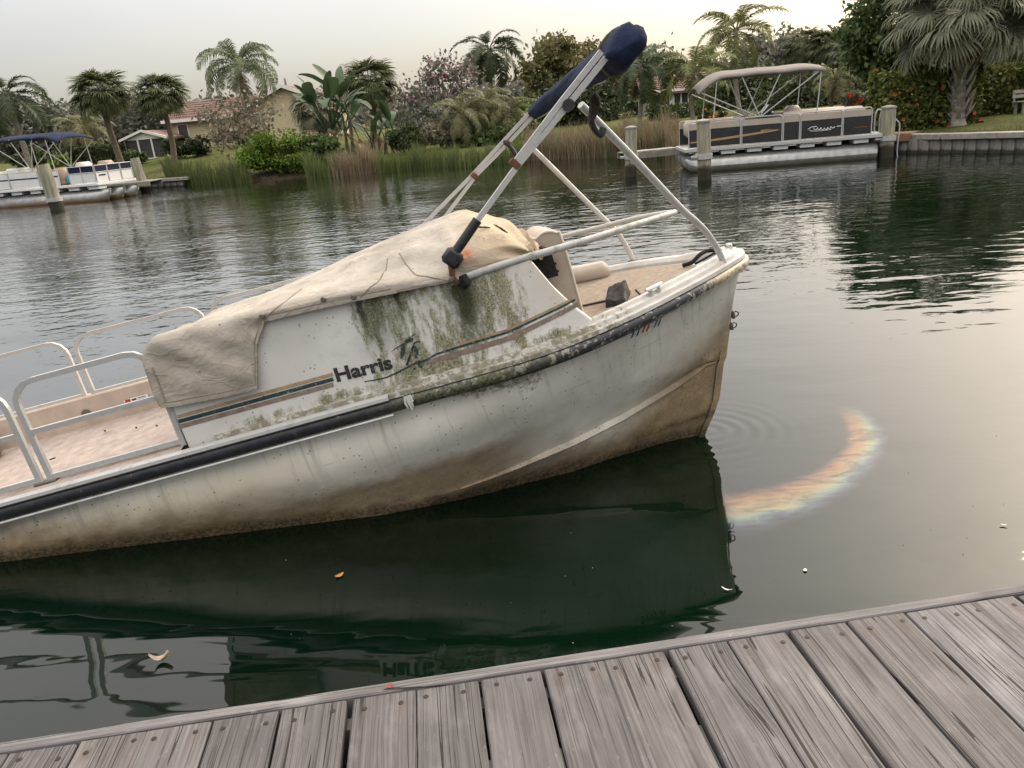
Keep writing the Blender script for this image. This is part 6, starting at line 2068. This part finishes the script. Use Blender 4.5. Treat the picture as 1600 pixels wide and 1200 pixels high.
    palm('sabal_grey', (1568, 150), (1578, 20), 34, 'second cabbage palm behind, cut by the right picture edge', 56, 1.2, (.22, .18), 'palm_bark', (-.9, 1.3), 8)
    bush((1440, 187), (1.55, .8, .95), 27.8, 'flowering hibiscus hedge left of the rough-trunked palm', 'hedge_leaf', 9500, .12, box=True, name='hedge', cat='hedge', flowers='red_flower', nfl=32, fl_size=.07)
    bush((1570, 172), (2.6, .9, .86), 30.5, 'dark hedge with few red flowers right of the rough-trunked palm', 'hedge_leaf', 9500, .13, box=True, name='hedge', cat='hedge', flowers='red_flower', nfl=14, fl_size=.07, rz=-.12)
    tree((1600, 140), (1600, 60), 60, (90, 60), 'distant pale tree at the right picture edge', 'hazed_leaf', 4200, .3, 46)
    # --- reeds and grasses
    reeds([(262, 291), (330, 290), (395, 286)], 'green reeds at the edge of the open lawn', 'reed_green', 1700, 1.25, 1.6)
    reeds([(480, 279), (530, 276)], 'green reeds below the bright leafy bush', 'reed_green', 500, 1.3, 1.0)
    reeds([(520, 277), (590, 270)], 'dry brown reeds below the banana-like plants', 'reed_dry', 1100, 1.35, 1.5)
    reeds([(590, 271), (650, 263), (720, 262), (830, 251)], 'low green reeds along the middle bank', 'reed_green', 3200, 1.0, 1.8)
    reeds([(822, 252), (900, 249), (1000, 244), (1062, 241)], 'tall dry brown reeds along the right bank', 'reed_dry', 4600, 1.3, 3.2)
    reeds([(840, 251), (940, 247), (1040, 242)], 'green reeds mixed into the tall dry reeds', 'reed_green', 1500, 1.1, 2.0)
plant_everything()

def far_wood():
    """mass of far trees that closes the horizon"""
    rs = np.random.default_rng(99)
    C = []
    for k in range(150):
        th = math.radians(-62 + 124 * (k + rs.random()) / 150)
        r = rs.uniform(118, 175)
        x, y = r * math.sin(th), r * math.cos(th)
        z = land_z(x, y)
        h = rs.uniform(4.0, 7.5)
        P, _ = crown_points(rs, 420, 14, (4.5, 4.5, h * .5), .4, .25)
        P += np.array([x, y, z + h * .5])
        C.append(P)
    P = np.concatenate(C)
    V, F = leaf_quads(P, .7, rs)
    o = link('treeline', np_mesh('treeline', V, F, M['hazed_leaf']))
    tag(o, 'far line of hazy trees behind the houses', 'treeline', kind='stuff')
far_wood()

def lawn_grass():
    rs = np.random.default_rng(5)
    V = []; F = []
    n = 26000
    k = 0
    while k < n:
        right = rs.random() < .6
        th = math.radians(rs.uniform(25.8, 42)) if right else math.radians(rs.uniform(-28, -15))
        d = .3 + rs.random() ** 1.5 * (9 if right else 14)
        r = shore_r(th) + d
        x, y = r * math.sin(th), r * math.cos(th); z = land_h(d, th)
        h = rs.uniform(.03, .09); a = rs.uniform(0, 3.14); w = .012
        lx, ly = rs.normal(0, .03, 2)
        b = len(V)
        V += [(x - math.cos(a) * w, y - math.sin(a) * w, z - .06), (x + math.cos(a) * w, y + math.sin(a) * w, z - .06), (x + lx, y + ly, z + h)]
        F.append((b, b + 1, b + 2)); k += 1
    o = link('grass', np_mesh('grass', V, F, M['grass_blade']))
    tag(o, 'short grass blades over the lawns', 'grass', kind='stuff')
lawn_grass()
# ------------------------------------------------------------------ oil film on the water
def oil_film():
    t = NT('oil_film')
    uv = t.n('ShaderNodeUVMap').outputs[0]
    U, V, _ = t.sep(uv)
    v = t.coord()
    n1 = t.noise(t.mapping(v, (1.2, 3.0, 1)), 1.6, 3, 0.5, 0.9)
    n2 = t.noise(t.mapping(v, (1.5, 7.0, 1), rot=(0, 0, .3)), 5.0, 3, 0.6)
    vv = t.sum(V, t.mul(t.math('SUBTRACT', n1, .5), .55))
    col = t.ramp(vv, [(.05, (.70, .55, .48)), (.22, (1.0, .55, .36)), (.40, (1.0, .70, .42)), (.52, (1.0, .92, .60)), (.62, (.74, .95, .80)), (.72, (.66, .76, 1.0)), (.86, (.76, .72, .95)), (.97, (.6, .6, .64))])
    m = t.mul(t.rng(vv, .0, .30), t.rng(vv, .98, .55), t.rng(V, .0, .2), t.rng(V, 1.0, .55), t.rng(U, 0.0, .16), t.rng(U, 1.0, .70))
    n3 = t.noise(t.mapping(v, (1.2, 2.6, 1), rot=(0, 0, -.3)), 3.0, 4, 0.65, 0.8)
    m = t.mul(m, t.rng(n2, .28, .62, .65, 1.0), t.rng(n3, .30, .60, .35, 1.0))
    gl = t.n('ShaderNodeBsdfGlossy')
    t.put(gl.inputs['Color'], col); t.put(gl.inputs['Roughness'], .08)
    tr = t.n('ShaderNodeBsdfTransparent')
    M['oil'] = t.done(t.mixsh(t.mul(m, .20), tr.outputs[0], gl.outputs[0]))
    # centre line of the band in water coordinates, inner edge first
    ctr = [(1105, 800), (1150, 802), (1210, 790), (1270, 768), (1320, 738), (1350, 705), (1356, 675), (1335, 645), (1300, 632)]
    wid = [70, 74, 66, 58, 54, 56, 56, 52, 44]
    c3 = smooth_path([onz(x, y, .004) for x, y in ctr], 8)
    cen = onz(1215, 690, .004)
    P = []; uvs = []
    n = len(c3)
    for i, p in enumerate(c3):
        f = i / (n - 1)
        a = c3[max(0, i - 1)]; b = c3[min(n - 1, i + 1)]
        T = (b - a).normalized(); N = Vector((T.y, -T.x, 0))
        # width in metres from the pixel width where it lies
        w = interp(list(zip(np.linspace(0, 1, len(wid)), wid)), f) / 205.0 * interp([(0, 1.8), (.4, 1.45), (.65, 1.05), (1, 1.1)], f)
        P.append([p + N * w * (s - .5) for s in np.linspace(0, 1, 7)])
        uvs.append([(f, s) for s in np.linspace(0, 1, 7)])
    mb = MB().grid(P)
    me = mb.mesh('oil_film', M['oil'], False)
    lay = me.uv_layers.new(name='UVMap')
    flat = [q for r in uvs for q in r]
    for lp in me.loops: lay.data[lp.index].uv = flat[lp.vertex_index]
    o = link('oil_film', me)
    tag(o, 'curved rainbow oil sheen floating off the raised bow', 'oil sheen')
oil_film()

# ------------------------------------------------------------------ flotsam
def leaf_on_water(px, py, L, W, label, c, curl=.3, name='floating_leaf', rz=0.0, cat='leaf', cup=0.0):
    p = onz(px, py, .004)
    m = simple('leaf_' + str(px), c, .7, var=.2, scale=40)
    P = []
    for i in range(9):
        f = i / 8
        w = W * math.sin(math.pi * (f * .9 + .05)) ** .7
        P.append([(L * (f - .5) + .1 * L * (1 - abs(s)), s * w / 2, .002 + curl * L * (f - .5) ** 2 + cup * abs(s) * W) for s in (-1, -.5, 0, .5, 1)])
    o = MB().grid(P).build(name, m, None, True, 70, loc=p, rot=(0, 0, rz))
    md = o.modifiers.new('thick', 'SOLIDIFY'); md.thickness = .002
    return tag(o, label, cat)
leaf_on_water(530, 900, .045, .026, 'small orange fallen leaf floating in front of the hull', (.45, .22, .06), .5, rz=.7)
leaf_on_water(250, 1033, .075, .030, 'curled pale brown seed pod floating near the dock', (.42, .32, .24), 1.6, 'seed_pod', .2, 'seed pod', .4)
leaf_on_water(1258, 891, .020, .016, 'tiny pale petal floating off the dock beyond the bow reflection', (.6, .58, .5), .2, 'floating_petal', 1.0, 'petal')
leaf_on_water(1135, 922, .045, .008, 'thin white twig scrap floating in the bow reflection', (.6, .57, .5), .8, 'floating_scrap', -.6, 'scrap')
leaf_on_water(1568, 821, .030, .010, 'pale sliver of bark floating at the right', (.55, .48, .38), .4, 'floating_bark', -.4, 'bark')
def specks():
    rs = np.random.default_rng(4)
    V = []; F = []
    pts = [(455, 991), (468, 998), (1050, 978), (1175, 760), (1335, 750), (1520, 790), (1190, 648), (1355, 690), (1420, 738), (1480, 675), (1210, 905)]
    while len(pts) < 30:
        x, y = rs.uniform(200, 1590), rs.uniform(650, 1020)
        if y < 1090 - .17 * x + 0 or True: pts.append((x, y))
    for x, y in pts:
        p = onz(x, y, .003); s = rs.uniform(.0015, .004)
        b = len(V)
        a0 = rs.uniform(0, 3)
        for k in range(5):
            a = a0 + 2 * math.pi * k / 5; r = s * rs.uniform(.6, 1.3)
            V.append((p.x + math.cos(a) * r, p.y + math.sin(a) * r, .003))
        V.append((p.x, p.y, .003 + s * .5)); V.append((p.x, p.y, .001))
        for k in range(5):
            F.append((b + k, b + (k + 1) % 5, b + 5)); F.append((b + (k + 1) % 5, b + k, b + 6))
    o = link('flotsam', np_mesh('flotsam', V, F, simple('flotsam', (.22, .19, .14), .9, var=.5, scale=3)))
    tag(o, 'tiny specks of debris floating on the calm water', 'flotsam', kind='stuff')
specks()
# red leaf scrap on the dock edge board, and a bench by the hedge
def dock_scrap():
    p = onz(609, 1073, .458)
    m = simple('red_scrap', (.20, .05, .025), .7, var=.3, scale=60)
    P = [[(.014 * math.cos(a) * r, .008 * math.sin(a) * r, .001 + .003 * r * r) for a in [2 * math.pi * k / 10 for k in range(11)]] for r in (.05, .5, 1.0)]
    o = MB().grid(P).build('leaf_scrap', m, None, True, 70, loc=p)
    tag(o, 'small red-brown leaf scrap on the dock edge board', 'leaf')
dock_scrap()
def bench():
    p = aty(1614, 160, 29.0)
    z = land_z(p.x, p.y)
    root = empty('garden_bench', (p.x, p.y, z), .25, 'grey garden bench at the right edge in front of the hedge', 'bench')
    for k in range(3): MB().box((0, -.16 + .16 * k, .44), (1.4, .13, .035), bev=.005).build('seat_slat', M['cap_wood'], root)
    for s in (-.58, .58):
        for q in (-.16, .16): MB().box((s, q, .21), (.07, .07, .43)).build('leg', M['cap_wood'], root)
    for k in range(2): MB().box((0, .24, .62 + .16 * k), (1.4, .03, .11), bev=.005).build('back_slat', M['cap_wood'], root)
    for s in (-.58, .58): MB().box((s, .265, .55), (.06, .03, .6)).build('back_post', M['cap_wood'], root)
bench()
